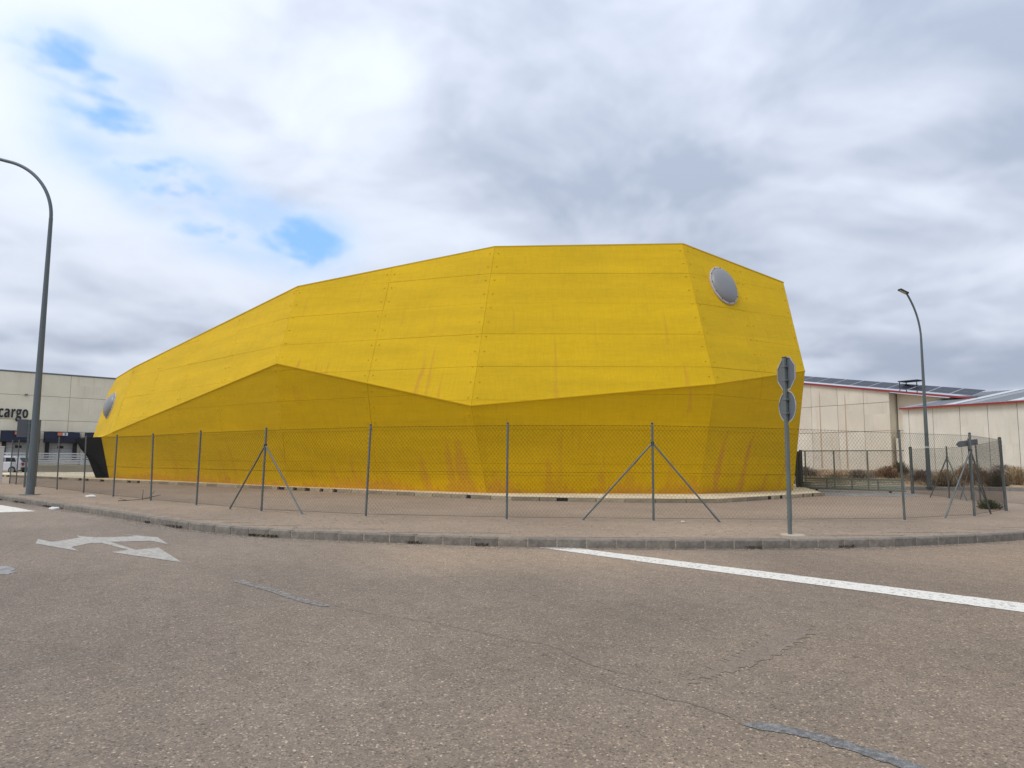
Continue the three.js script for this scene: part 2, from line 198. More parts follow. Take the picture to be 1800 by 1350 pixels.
structure(mesh('crossing_stripe', planUV(flat(ragged([[-17.6, -22.6], [-15.67, -22.08], [-14.56, -21.15], [-12.99, -19.68], [-13.62, -19.21], [-16.4, -21.6]], 0.08, 0.015, 4), 0.005), 1.3), paint));
structure(mesh('arrow_marking', planUV(flat(ragged([[-8.18, -12.46], [-8.59, -13.14], [-8.06, -12.72], [-8.0, -13.21], [-8.02, -13.45], [-8.29, -13.78], [-7.95, -13.55], [-7.61, -13.47], [-7.09, -13.7], [-7.51, -14.03], [-6.61, -13.53], [-5.91, -12.49], [-6.45, -12.98], [-7.06, -12.77], [-6.07, -11.72], [-5.85, -12.02], [-4.7, -10.38], [-6.3, -11.42], [-6.18, -11.71], [-7.11, -12.6], [-7.3, -12.59], [-7.3, -12.03], [-6.88, -11.54]], 0.05, 0.008, 5), 0.005), 1.3), oldPaint));
const sealTex = tex8(512, 512, (i, j, q) => { const n = h2(i, j, 51) - 0.5, f = fbm(i / 22, j / 22, 4, 52) - 0.5, sp = h2(i >> 2, j >> 2, 57) > 0.93 ? 0.35 : 0, k = 1 + n * 0.3 + f * 0.7 + sp; q[0] = 122 * k; q[1] = 119 * k; q[2] = 115 * k; });
const seal = new THREE.MeshStandardMaterial({ map: sealTex, bumpMap: aspB, bumpScale: 0.003, roughness: 0.75 }), oldSeal = new THREE.MeshStandardMaterial({ map: sealTex, bumpMap: aspB, bumpScale: 0.003, roughness: 0.9, color: new THREE.Color().setRGB(1.12, 1.05, 0.98) });
function sealStrip(path, w, seed) { const R = rng(seed), l = [], r = [], c = new THREE.CatmullRomCurve3(path.map(([x, z]) => V(x, 0, z))), n = 60; for (let i = 0; i <= n; i++) { const p = c.getPointAt(i / n), t = c.getTangentAt(i / n), e = w * Math.min(1, i / 3 + 0.15, (n - i) / 3 + 0.15) * (0.8 + 0.4 * R()); l.push([p.x + t.z * e / 2, p.z - t.x * e / 2]); r.unshift([p.x - t.z * e / 2, p.z + t.x * e / 2]); } return flat([...l, ...r], 0.004); }
structure(mesh('tar_seal', planUV(sealStrip([[1.33, -4.24], [1.55, -4.16], [1.76, -3.97], [2.0, -3.65], [2.15, -3.2], [2.2, -2.6]], 0.12, 8), 0.7), seal));
structure(mesh('tar_seal', planUV(sealStrip([[-3.4, -8.95], [-2.73, -8.3], [-2.2, -7.72], [-1.85, -7.42]], 0.12, 9), 0.7), oldSeal));
const crackMat = mat(0.18, 0.153, 0.128, 1);
for (const [path, w, sd] of [[[[-1.9, -7.5], [-1.2, -7.0], [-0.75, -6.75], [-0.2, -6.3], [0.35, -5.9], [0.6, -5.4], [0.95, -5.05]], 0.006, 11], [[[-6.5, -8.1], [-5.9, -8.2], [-5.6, -8.3], [-5.1, -8.45]], 0.006, 12], [[[0.62, -5.0], [0.9, -4.75], [1.2, -4.5], [1.36, -4.3]], 0.006, 13], [[[6.9, -10.6], [7.6, -10.5], [8.6, -10.0], [9.6, -9.7]], 0.006, 14]]) {
  const R = rng(sd), pts = []; for (let i = 0; i < path.length - 1; i++) for (let k = 0; k < 7; k++) pts.push([mix(path[i][0], path[i + 1][0], k / 7) + (R() - 0.5) * 0.045, mix(path[i][1], path[i + 1][1], k / 7) + (R() - 0.5) * 0.045]);
  structure(mesh('road_crack', sealStrip(pts, w, sd + 50), crackMat)); }
{ // patch of darker, finer surfacing
  const [c, b] = [pavC, pavB]; const m = new THREE.MeshStandardMaterial({ map: c, bumpMap: b, bumpScale: 0.003, roughness: 0.9 }); m.color.setRGB(0.74, 0.75, 0.77);
  structure(mesh('road_patch', planUV(flat(ragged([[1.2, -5.0], [1.7, -5.65], [2.25, -6.35], [2.75, -6.75], [2.6, -6.35], [2.1, -5.75], [1.6, -5.25]], 0.03, 0.09, 16), 0.003), 2.3), m));
}

// ---------------------------------------------------------------- yellow faceted building
const hall = thing('yellow_hall', 'large yellow faceted hall shaped like an animal, with round porthole eyes', 'building', 0, 0, 0);
const Pt = { B0: [-23.189, 0.25, -41.36], B3: [-9.63, 0.25, -30.864], B4: [-0.879, 0.25, -25.92], B5: [6.84, 0.25, -26.25], B6: [11.747, 0.25, -29.954], C0: [-23.205, 2.606, -40.313], C3: [-9.501, 5.284, -28.502], C4: [-1.428, 3.352, -24.82], C5: [7.173, 4.174, -24.902], C6: [11.568, 5.034, -27.869], R0: [-21.972, 6.663, -41.037], R3: [-9.179, 8.78, -29.831], R4: [-0.703, 9.787, -27.22], R5: [6.639, 9.901, -27.069], R6: [11.486, 9.011, -29.545], K: [-22.056, 2.833, -39.324], S0: [-25.848, 2.634, -44], S1: [-25.371, 5.504, -44.5], S2: [-24.334, 6.296, -43.5] };
for (const k of Object.keys(Pt)) Pt[k] = A3(Pt[k]);
const faceN = (a, b, c) => b.clone().sub(a).cross(c.clone().sub(a)).normalize();
// weathered yellow paint for one facet of W x H metres; streaks: [u metres, v top, v bottom, width, strength]
function yellowSkin(W, H, seed, foot, streaks, tone) {
  const tw = 1024, th = 512, R = rng(seed), run = streaks.map((s) => [...s, R() * 100]); for (let q = 0; q < 9; q++) { const u = R() * W, v = H * (0.25 + 0.75 * R()), l = 0.5 + 1.3 * R(); run.push([u, v, Math.max(0, v - l), 0.05 + 0.08 * R(), 0.14 + 0.16 * R(), R() * 100]); }
  const foots = new Float32Array(tw); for (let i = 0; i < tw; i++) { const x = i / tw * W; foots[i] = foot * (0.10 + 1.5 * Math.max(0, fbm(x * 0.9, seed, 3, 101) - 0.36) + 0.9 * (vn(x * 7, seed + 3, 102) - 0.5) * 0.5 + 0.30 * h2(i >> 1, seed, 103)); }
  return tex8(tw, th, (i, j, q) => {
    const x = i / tw * W, y = j / th * H; // y up
    const weave = (h2(i, j, seed) - 0.5) * 0.09 + (vn(x * 26, y * 3, seed + 1) - 0.5) * 0.03 + (vn(x * 3, y * 26, seed + 2) - 0.5) * 0.03, cloud = fbm(x * 0.5, y * 0.9, 4, seed + 4) - 0.5, band = fbm(x * 0.22, y * 2.6, 3, seed + 6) - 0.5;
    let k = 1 + weave + cloud * 0.06 + band * 0.08, dust = clamp(0.03 * tone + (fbm(x * 0.8, y * 0.8, 4, seed + 8) - 0.5) * 0.16);
    let r = 220 * k, g = 179 * k, b = 5 * k;
    r = mix(r, 220 * k, dust); g = mix(g, 184 * k, dust); b = mix(b, 92 * k, dust);
    let st = 0;
    for (const [u, v1, v0, w, a, o] of run) { if (y > v1 || y < v0) continue; const f = (v1 - y) / (v1 - v0), cx = u + (vn(y * 1.2, o, 5) - 0.5) * w * 0.5 + f * 0.0, e = Math.abs(x - cx) / (w * (0.22 + 0.5 * f) * (0.75 + 0.5 * vn(y * 5, o, 6))); if (e < 1) st = Math.max(st, a * (1 - e * e * e) * (0.55 + 0.75 * (vn(x * 22, y * 1.6 + o, 7) - 0.15)) * Math.min(1, f * 3 + 0.15)); }
    const hgt = foots[i]; if (y < hgt * 2) st = Math.max(st, 0.72 * ss(hgt * 1.25, hgt * 0.25, y + (vn(x * 14, y * 8, 9) - 0.5) * 0.25) * (0.55 + 0.6 * vn(x * 18, y * 4, 10)));
    st = clamp(st); st *= 0.85; r = mix(r, 205 * k, st); g = mix(g, 140 * k, st); b = mix(b, 80 * k, st);
    q[0] = r; q[1] = g; q[2] = b;
  });
}
const weaveB = tex8(256, 256, (i, j, q) => { q[0] = q[1] = q[2] = 128 + 90 * (h2(i, j, 201) - 0.5) + 70 * (tvn(i / 2, j / 8, 128, 202) - 0.5) + 60 * (tvn(i / 8, j / 2, 128, 203) - 0.5); }, false);
const ROWS = [1.06, 2.31, 3.56, 4.81, 6.08, 7.34, 8.6];
const boltG = new THREE.CylinderGeometry(0.022, 0.03, 0.026, 8); boltG.rotateX(Math.PI / 2);
function facet(a, b, c, d, cols, seed, foot, streaks, tone, rows, label) { // a,b along the foot, c,d along the head (b->c, a->d)
  const n = faceN(a, b, c), u = b.clone().sub(a); u.y = 0; u.addScaledVector(n, -u.dot(n)).normalize(); const v = n.clone().cross(u).normalize();
  let lo = [1e9, 1e9], hi = [-1e9, -1e9]; for (const p of [a, b, c, d]) { const q = [p.dot(u), p.dot(v)]; for (let i = 0; i < 2; i++) { lo[i] = Math.min(lo[i], q[i]); hi[i] = Math.max(hi[i], q[i]); } }
  const W = hi[0] - lo[0], H = hi[1] - lo[1], uv = (p) => [(p.dot(u) - lo[0]) / W, (p.dot(v) - lo[1]) / H];
  const wb = weaveB.clone(); wb.repeat.set(W / 0.9, H / 0.9); wb.needsUpdate = true;
  const m = new THREE.MeshPhysicalMaterial({ map: yellowSkin(W, H, seed, foot, streaks, 1), bumpMap: wb, bumpScale: 0.003, roughness: 0.8, specularIntensity: 0.7, sheen: 0.22, sheenRoughness: 0.38, sheenColor: new THREE.Color(1, 1, 1) });
  const wall = mesh('wall', slab([a, b, c, d], n, 0.05, uv, -0.015), m, hall); if (label) wall.userData.label = label;
  const R = rng(seed + 9), cut = [0, ...cols, 1];
  for (let k = 0; k < cut.length - 1; k++) {
    const strip = [a.clone().lerp(b, cut[k]), a.clone().lerp(b, cut[k + 1]), d.clone().lerp(c, cut[k + 1]), d.clone().lerp(c, cut[k])];
    const hs = [-9, ...rows, 99];
    for (let r = 0; r < hs.length - 1; r++) { let q = clipPoly(strip, V(0, hs[r], 0), V(0, 1, 0)); if (q.length > 2) q = clipPoly(q, V(0, hs[r + 1], 0), V(0, -1, 0)); if (q.length < 3) continue; q = inset(q, n, 0.004); if (!q || q.length < 3) continue; mesh('panel', slab(q, n, 0.009, uv, (R() - 0.5) * 0.008), m, wall); }
  }
  const bolts = []; for (let k = 0; k < cut.length; k++) { const p = a.clone().lerp(b, cut[k]), q = d.clone().lerp(c, cut[k]), L = p.distanceTo(q), nb = Math.floor(L / 0.6); for (let i = 0; i < nb; i++) for (const sd of [-1, 1]) { if (k === 0 && sd < 0) continue; if (k === cut.length - 1 && sd > 0) continue; const w = p.clone().lerp(q, (i + 0.5) / nb).addScaledVector(u, sd * (0.16 + R() * 0.02)).addScaledVector(n, 0.012); const g = boltG.clone(); g.applyQuaternion(new THREE.Quaternion().setFromUnitVectors(V(0, 0, 1), n)); g.translate(w.x, w.y, w.z); const q2 = uv(w), uu = g.attributes.uv; for (let z = 0; z < uu.count; z++) uu.setXY(z, q2[0], q2[1]); bolts.push(g); } }
  if (bolts.length) stuff(mesh('bolt_heads', bolts, m, wall));
  return { n, u, v, m, wall };
}
const { B0, B3, B4, B5, B6, C0, C3, C4, C5, C6, R0, R3, R4, R5, R6, K, S0, S1, S2 } = Pt;
const upRows = [2.31, 3.56, 4.81, 6.08, 7.34, 8.6], loRows = [0.92, 1.34, 2.55, 3.8, 5.0];
const upLeft = facet(K, C3, R3, R0, [0.24, 0.47, 0.73], 301, 0, [[3, 2.2, 0.3, 0.2, 0.3], [14.2, 2.4, 1.9, 0.2, 0.3]], 2.6, upRows);
const upMid = facet(C3, C4, R4, R3, [0.5], 302, 0, [[1.3, 2.1, 1.5, 0.16, 0.6], [2.2, 2.0, 0.8, 0.14, 0.45], [2.45, 2.0, 0.8, 0.1, 0.4], [2.75, 2.0, 0.7, 0.12, 0.5], [6.9, 2.2, 0, 0.2, 0.6], [7.25, 2.7, 0.1, 0.14, 0.65], [7.8, 1.2, 0, 0.16, 0.4]], 0.8, upRows);
const upFront = facet(C4, C5, R5, R4, [], 303, 0, [[3.0, 3.2, 0.2, 0.14, 0.4], [7.6, 1.7, 0.5, 0.16, 0.5]], 0.5, upRows);
const upRight = facet(C5, C6, R6, R5, [0.5], 304, 0, [], 2.2, upRows);
const loLeft = facet(B0, B3, C3, C0, [0.24, 0.47, 0.73], 311, 0.65, [[8, 2.2, 0, 0.5, 0.3], [12.5, 2.5, 0, 0.3, 0.3], [13.4, 2.3, 0, 0.35, 0.35]], 1.4, loRows);
const loMid = facet(B3, B4, C4, C3, [0.5], 312, 0.7, [[1.9, 4.6, 3.7, 0.4, 0.3], [1.7, 1.1, 0, 0.3, 0.4], [2.9, 1.2, 0, 0.4, 0.4], [4.0, 1.5, 0, 0.35, 0.5], [5.6, 1.0, 0, 0.4, 0.45], [7.4, 1.6, 0, 0.5, 0.55], [8.7, 2.3, 0, 0.45, 0.6], [9.3, 2.3, 0, 0.6, 0.62]], 1.0, loRows);
const loFront = facet(B4, B5, C5, C4, [], 313, 0.8, [[2.8, 1.5, 0, 0.3, 0.5], [3.2, 3, 0, 0.2, 0.28], [4.7, 1.1, 0, 0.35, 0.5], [5.8, 1.0, 0, 0.5, 0.5], [7.2, 1.5, 0, 0.35, 0.45], [7.7, 4.1, 3.1, 0.2, 0.5]], 0.4, loRows);
const loRight = facet(B5, B6, C6, C5, [0.5], 314, 0.45, [[1.35, 2.6, 0, 0.36, 0.85], [2.95, 2.6, 0, 0.34, 0.85], [4.5, 1.0, 0, 0.3, 0.6], [5.6, 1.5, 0, 0.28, 0.6]], 0.6, loRows);
{ // head, dark mouth, rear and roof
  const tri = (list, m, name) => { const pos = [], uv = []; for (const t of list) for (const p of t) { pos.push(p.x, p.y, p.z); uv.push((p.x + p.z) * 0.08, p.y * 0.12); } const g = new THREE.BufferGeometry(); g.setAttribute('position', new THREE.Float32BufferAttribute(pos, 3)); g.setAttribute('uv', new THREE.Float32BufferAttribute(uv, 2)); g.computeVertexNormals(); return mesh(name, g, m, hall); };
  const black = mat(0.004, 0.004, 0.004, 1, 0), ym = upLeft.m, hm = ym;
  const head = tri([[K, R0, S2], [K, S2, S1], [K, S1, S0], [K, S0, C0]], hm, 'head_panel');
  const Db = V(-23.87, 0.25, -41.2), Dm = V(-24.75, 1.45, -41.75), Dt = V(-25.9, 2.55, -42.26), Dc = V(-25.35, 1.95, -42.0);
  const mouth = tri([[B0, C0, Dt], [B0, Dt, Dc], [B0, Dc, Dm], [B0, Dm, Db], [C0, S0, Dt]], black, 'mouth_panel'); mouth.userData.label = 'black panel under the yellow snout';
  const E = [[14.4, -40], [1, -49], [-22, -54]].map(([x, z], i) => [V(x, 0.25, z), V(x + [0.8, 0.4, -0.6][i], 4.2, z - [0.4, 1, 0.8][i]), V(x - [0.8, 0, -0.8][i], 8.2 - i, z + [0.6, 1, 0.8][i])]);
  const q4 = (a, b, c, d) => [[a, b, c], [a, c, d]], rear = [];
  const ring = [[B6, C6, R6], ...E, [Db, S0, S1]]; for (let i = 0; i < ring.length - 1; i++) rear.push(...q4(ring[i][0], ring[i + 1][0], ring[i + 1][1], ring[i][1]), ...q4(ring[i][1], ring[i + 1][1], ring[i + 1][2], ring[i][2]));
  tri(rear, upRight.m, 'rear_wall');
  const top = [R0, R3, R4, R5, R6, E[0][2], E[1][2], E[2][2], S1, S2].map((p) => p.clone().add(V(0, -0.06, 0))), cen = V(-4, 8.2, -38), roof = []; for (let i = 0; i < top.length; i++) roof.push([cen, top[i], top[(i + 1) % top.length]]);
  tri(roof, mat(0.35, 0.34, 0.32, 0.9), 'roof');
  // folded edge strips: roof edge and the break between the upper and lower walls
  for (const [p, q] of [[S2, R0], [R0, R3], [R3, R4], [R4, R5], [R5, R6]]) mesh('roof_edging', beam(p.clone().add(V(0, 0.01, -0.04)), q.clone().add(V(0, 0.01, -0.04)), 0.1, 0.05), upMid.m, hall).geometry.attributes.uv.array.fill(0.4);
  for (const [p, q] of [[K, C3], [C3, C4], [C4, C5], [C5, C6]]) { const d = V(0, -0.004, 0.006); mesh('crease_strip', beam(p.clone().add(d), q.clone().add(d), 0.034, 0.03), upMid.m, hall).geometry.attributes.uv.array.fill(0.4); }
  // porthole domes
  const ringM = mat(0.50, 0.45, 0.43, 0.6), domeM = new THREE.MeshPhysicalMaterial({ roughness: 0.4, clearcoat: 0.2, clearcoatRoughness: 0.4 }); domeM.color.setRGB(0.25, 0.255, 0.255);
  const boltM = mat(0.12, 0.11, 0.1, 0.5, 0.6);
  const eye = (c, n, r, bulge, sx) => { const w = mesh('porthole', (() => { const g = new THREE.TorusGeometry(r, 0.055, 10, 56); g.scale(1, 1, 0.9); return g; })(), ringM, hall); w.position.copy(c).addScaledVector(n, 0.03); w.quaternion.setFromUnitVectors(V(0, 0, 1), n); w.scale.x = sx;
    const prof = []; for (let i = 0; i <= 14; i++) { const t = i / 14 * Math.PI / 2; prof.push(new THREE.Vector2(Math.sin(t) * (r - 0.02), Math.cos(t) * bulge)); } const dg = new THREE.LatheGeometry(prof, 56); dg.rotateX(Math.PI / 2); mesh('dome', dg, domeM, w);
    const fg = new THREE.CylinderGeometry(r + 0.05, r + 0.05, 0.05, 56); fg.rotateX(Math.PI / 2); mesh('flange', fg, ringM, w);
    const bl = []; for (let i = 0; i < 12; i++) { const g = new THREE.CylinderGeometry(0.022, 0.022, 0.05, 8); g.rotateX(Math.PI / 2); g.translate(Math.cos(i * 0.5236) * r, Math.sin(i * 0.5236) * r, 0.04); bl.push(g); } stuff(mesh('flange_bolts', bl, boltM, w)); return w; };
  eye(V(8.254, 8.295, -27.326), upRight.n, 0.82, 0.28, 0.8);
  const hn = faceN(K, S1, S0).negate(); if (hn.x > 0) hn.negate(); const hc = K.clone().add(R0).add(S1).add(S0).multiplyScalar(0.25); eye(hc.clone().add(V(0, 0.1, 0)), hn, 0.77, 0.36, 1);
}

// ---------------------------------------------------------------- chain link fence
const galv = new THREE.MeshStandardMaterial({ roughness: 0.55, metalness: 0.45, map: tex8(256, 256, (i, j, q) => { const k = 1 + (h2(i, j, 61) - 0.5) * 0.14 + (fbm(i / 20, j / 20, 4, 62) - 0.5) * 0.5; q[0] = 112 * k; q[1] = 117 * k; q[2] = 114 * k; }) });
const wireM = mat(0.13, 0.128, 0.118, 0.7, 0.1), capM = mat(0.03, 0.03, 0.03, 0.6), footM = mat(0.33, 0.28, 0.235, 0.95);
function wires(segs, r) { const pos = [], nor = []; const t = V(0, 0, 0), s = V(0, 0, 0), u = V(0, 0, 0); for (const [p, q] of segs) { t.subVectors(q, p).normalize(); s.set(-t.z, 0, t.x); if (s.lengthSq() < 1e-6) s.set(1, 0, 0); s.normalize(); u.crossVectors(t, s); const ring = [0, 1, 2].map((k) => s.clone().multiplyScalar(Math.cos(k * 2.0944)).addScaledVector(u, Math.sin(k * 2.0944))); for (let k = 0; k < 3; k++) { const a = ring[k], b = ring[(k + 1) % 3]; const P = [[p, a], [q, a], [q, b], [p, a], [q, b], [p, b]]; for (const [c, o] of P) { pos.push(c.x + o.x * r, c.y + o.y * r, c.z + o.z * r); nor.push(o.x, o.y, o.z); } } } const g = new THREE.BufferGeometry(); g.setAttribute('position', new THREE.Float32BufferAttribute(pos, 3)); g.setAttribute('normal', new THREE.Float32BufferAttribute(nor, 3)); g.setAttribute('uv', new THREE.Float32BufferAttribute(new Float32Array(pos.length / 3 * 2), 2)); return g; }
function chainLink(a, b, ha, hb, y0, pitch, r, seed) { const L = a.distanceTo(b), k = 0.86, segs = [], at = (s, h, off) => { const p = a.clone().lerp(b, s / L), hh = mix(ha, hb, s / L); const t = b.clone().sub(a).normalize(); return p.add(V(-t.z * off, 0, t.x * off)).setY(y0 + h / 2 * hh); };
  for (const dir of [1, -1]) for (let s0 = -2 * k; s0 < L + 2 * k; s0 += pitch) { // lines s = s0 + dir*k*h, h from 0.04 to 2 (in units where 2 is the full height)
    let h0 = 0.05, h1 = 2; const sa = (h) => s0 + dir * k * h; const inv = (s) => (s - s0) / (dir * k); const lim = [inv(0), inv(L)].sort((x, y) => x - y); h0 = Math.max(h0, lim[0]); h1 = Math.min(h1, lim[1]); if (h1 - h0 < 0.02) continue; segs.push([at(sa(h0), h0, dir * r), at(sa(h1), h1, dir * r)]); }
  return wires(segs, r); }
function fence(name, label, posts, opt) {
  const c = posts[0], f = thing(name, label, 'fence', c.x, KH, c.z), loc = (p) => V(p.x - c.x, 0, p.z - c.z);
  posts.forEach((p) => { const b = loc(p), top = b.clone().add(V(p.lean || 0, p.h + 0.03, 0)), r = p.r || 0.026; const m = mesh('post', tube(b.clone().setY(-0.03), top, r, r, 10), galv, f); mesh('post_cap', new THREE.SphereGeometry(r * 1.12, 10, 6, 0, 6.3, 0, 1.6).translate(top.x, top.y, top.z), capM, m);
    const fg = new THREE.CylinderGeometry(0.07, 0.085, 0.02, 12); fg.translate(b.x, 0.008, b.z); mesh('footing', fg, footM, m);
    for (const q of p.braces || []) { const e = V(q[0] - c.x, 0.0, q[1] - c.z), s = b.clone().lerp(top, 0.80), br = mesh('brace', tube(e, s, 0.021, 0.021, 8), galv, f); mesh('brace_collar', tube(s.clone().add(V(0, -0.03, 0)), s.clone().add(V(0, 0.03, 0)), 0.04, 0.04, 10), galv, br); const eg = new THREE.CylinderGeometry(0.07, 0.08, 0.02, 10); eg.translate(e.x, 0.008, e.z); mesh('brace_footing', eg, footM, br); } });
  for (let i = 0; i < posts.length - 1; i++) { if (posts[i].open) continue; const a = loc(posts[i]), b = loc(posts[i + 1]); const m = mesh('chain_link_panel', chainLink(a, b, posts[i].h, posts[i + 1].h, 0, opt.pitch, posts[i].thin || opt.r, i), wireM, f); stuff(m);
    const ta = a.clone().add(V(posts[i].lean || 0, 0, 0)), tb = b.clone().add(V(posts[i + 1].lean || 0, 0, 0)); const seg = [0.992, 0.5, 0.03].map((k) => [ta.clone().setY(posts[i].h * k), tb.clone().setY(posts[i + 1].h * k)]); mesh('tension_wire', wires(seg, 0.0028), wireM, f); }
  return f;
}
const P = (x, z, h, o = {}) => ({ x, z, h, ...o });
fence('chain_link_fence', 'galvanised chain link fence round the yard of the yellow hall', [
  P(-24.4, -34.9, 2.08), P(-23.38, -33.88, 2.08), P(-20.92, -31.56, 2.1), P(-18.38, -29.06, 2.1, { lean: -0.05 }), P(-15.79, -26.54, 2.08, { lean: -0.05 }), P(-13.34, -24.1, 2.03), P(-11.07, -22.1, 2.02, { lean: -0.05 }), P(-8.83, -20.19, 2.05, { lean: 0.02 }),
  P(-6.26, -18.05, 2.05, { lean: 0.04, braces: [[-7.34, -18.76], [-4.93, -17.08]] }), P(-3.37, -16.7, 2.09, { lean: 0.06 }), P(-0.1, -16.1, 2.12, { lean: 0.01 }), P(3.15, -15.96, 2.13, { braces: [[1.57, -16.0], [4.54, -15.64]] }), P(6.2, -15.98, 2.08), P(9.01, -16.51, 2.02, { lean: -0.03 }),
  P(11.45, -17.81, 2.02, { braces: [[10.26, -17.06], [12.38, -18.59]], r: 0.03 }), P(13.6, -19.78, 1.97, { lean: -0.06, r: 0.04, thin: 0.0013 }), P(15.58, -23.88, 1.92, { lean: -0.05 }), P(16.0, -26.26, 1.86, { braces: [[15.72, -26.99], [15.75, -24.84]] }), P(16.76, -30.0, 1.88, { r: 0.06 })], { pitch: 0.085, r: 0.0021 });

// ---------------------------------------------------------------- sliding gate
{
  const a = V(13.55, 0.16, -33.3), b = V(16.62, 0.16, -30.25), L = a.distanceTo(b), t = b.clone().sub(a).normalize();
  const g = thing('sliding_gate', 'grey green sliding gate with ribbed lower panel and mesh top', 'gate', a.x, a.y, a.z, Math.atan2(-t.z, t.x));
  const gm = mat(0.19, 0.21, 0.175, 0.6, 0.2), rm = [[0.27, 0.30, 0.24], [0.24, 0.27, 0.21], [0.30, 0.32, 0.26]].map((c) => mat(...c, 0.55, 0.1));
  mesh('bottom_rail', rbox(L, 0.06, 0.06, 0.006, L / 2, 0.09, 0), gm, g); mesh('middle_rail', rbox(L, 0.05, 0.06, 0.006, L / 2, 0.56, 0), gm, g); mesh('top_rail', rbox(L, 0.045, 0.045, 0.006, L / 2, 1.80, 0), gm, g);
  for (const s of [0.03, 0.33, 0.66, 0.97]) mesh('upright', box(0.05, 1.72, 0.05, s * L, 0.93, 0.001), gm, g);
  for (const s of [0.25, 0.5, 0.75]) mesh('panel_stile', box(0.045, 0.44, 0.07, s * L, 0.32, 0.004), gm, g);
  for (let s = 0; s < 4; s++) for (let r = 0; r < 6; r++) { const m = mesh('slat', rbox(L / 4 - 0.05, 0.05, 0.03, 0.012, L * (s + 0.5) / 4, 0.158 + r * 0.071, 0.006 * (r % 2)), rm[(s + r) % 3], g); }
  stuff(mesh('mesh_infill', chainLink(V(0.05, 0, 0), V(L - 0.05, 0, 0), 1.2, 1.2, 0.6, 0.075, 0.0021, 4), wireM, g));
  for (const s of [0.14, 0.86]) { const w = new THREE.CylinderGeometry(0.06, 0.06, 0.03, 14); w.rotateX(Math.PI / 2); w.translate(s * L, 0.06, 0); mesh('wheel', w, capM, g); }
  // guide frame of upright posts at the far end
  const q = thing('gate_guide_frame', 'cluster of dark upright steel guide posts at the gate end beside yellow hall', 'gate frame', 13.35, 0.13, -33.45, 0.9);
  const dm = mat(0.10, 0.11, 0.10, 0.6, 0.3);
  for (const [x, z, h] of [[-0.02, 0, 1.83], [0.16, 0.1, 1.88], [0.28, -0.12, 1.84], [0.44, 0.08, 1.88], [0.55, -0.1, 1.82]]) mesh('guide_post', rbox(0.075, h, 0.075, 0.008, x, h / 2, z), dm, q);
  for (const y of [0.7, 1.7]) mesh('cross_bar', rbox(0.66, 0.05, 0.05, 0.006, 0.26, y, -0.01), dm, q);
  const mo = mesh('motor_box', rbox(0.5, 0.34, 0.32, 0.03, 0.28, 0.19, 0.32), mat(0.13, 0.16, 0.16, 0.6), q); mesh('motor_lid', rbox(0.52, 0.05, 0.34, 0.02, 0.28, 0.37, 0.32), dm, mo);
}

// ---------------------------------------------------------------- street lamps
function streetLamp(label, x, y, z, hStraight, R, turn, rad, sweep, reach) {
  const l = thing('street_lamp', label, 'street lamp', x, y, z, turn, 'street lamps');
  const pm = mat(0.14, 0.165, 0.17, 0.55, 0.3);
  mesh('column', (() => { const g = new THREE.CylinderGeometry(rad * 0.48, rad, hStraight, 20); g.translate(0, hStraight / 2, 0); return g; })(), pm, l);
  const pts = []; for (let i = 0; i <= 16; i++) { const t = i / 16 * sweep; pts.push(V(-R * (1 - Math.cos(t)), hStraight - 0.02 + R * Math.sin(t), 0)); }
  { const q = pts[16], d0 = q.clone().sub(pts[15]).normalize(); pts.push(q.clone().addScaledVector(d0, reach)); }
  const arm = mesh('arm', new THREE.TubeGeometry(new THREE.CatmullRomCurve3(pts), 40, rad * 0.44, 12), pm, l);
  const e = pts[17], d = e.clone().sub(pts[16]).normalize(); d.y *= 0.25; d.normalize();
  const hd = mesh('lamp_head', rbox(0.55, 0.10, 0.28, 0.045, 0, 0, 0, 2), mat(0.05, 0.055, 0.06, 0.45, 0.2), l); hd.position.copy(e).addScaledVector(d, 0.18); hd.rotation.z = Math.atan2(-d.y, -d.x);
  mesh('lens', rbox(0.36, 0.03, 0.2, 0.01, -0.03, -0.052, 0), mat(0.5, 0.52, 0.52, 0.15), hd);
  mesh('base_plate', rbox(rad * 3.4, 0.03, rad * 3.4, 0.008, 0, 0.012, 0), pm, l); mesh('access_door', rbox(0.11, 0.4, 0.02, 0.008, 0, 0.75, rad * 0.93), pm, l);
  if (rad < 0.12) mesh('identity_band', new THREE.CylinderGeometry(rad * 0.90, rad * 0.905, 0.09, 20).translate(0, 2.1, 0), mat(0.55, 0.56, 0.55, 0.6), l); return l;
}
streetLamp('tall grey street lamp with curved arm on the pavement at the left edge', -16.86, KH, -25.18, 10.0, 2.2, 0, 0.135, 1.36, 1.0);
streetLamp('tall slim street lamp on the far verge in front of the pale warehouses', 21.95, 0.155, -37.7, 7.9, 4.6, 0.15, 0.115, 0.55, 0.12);

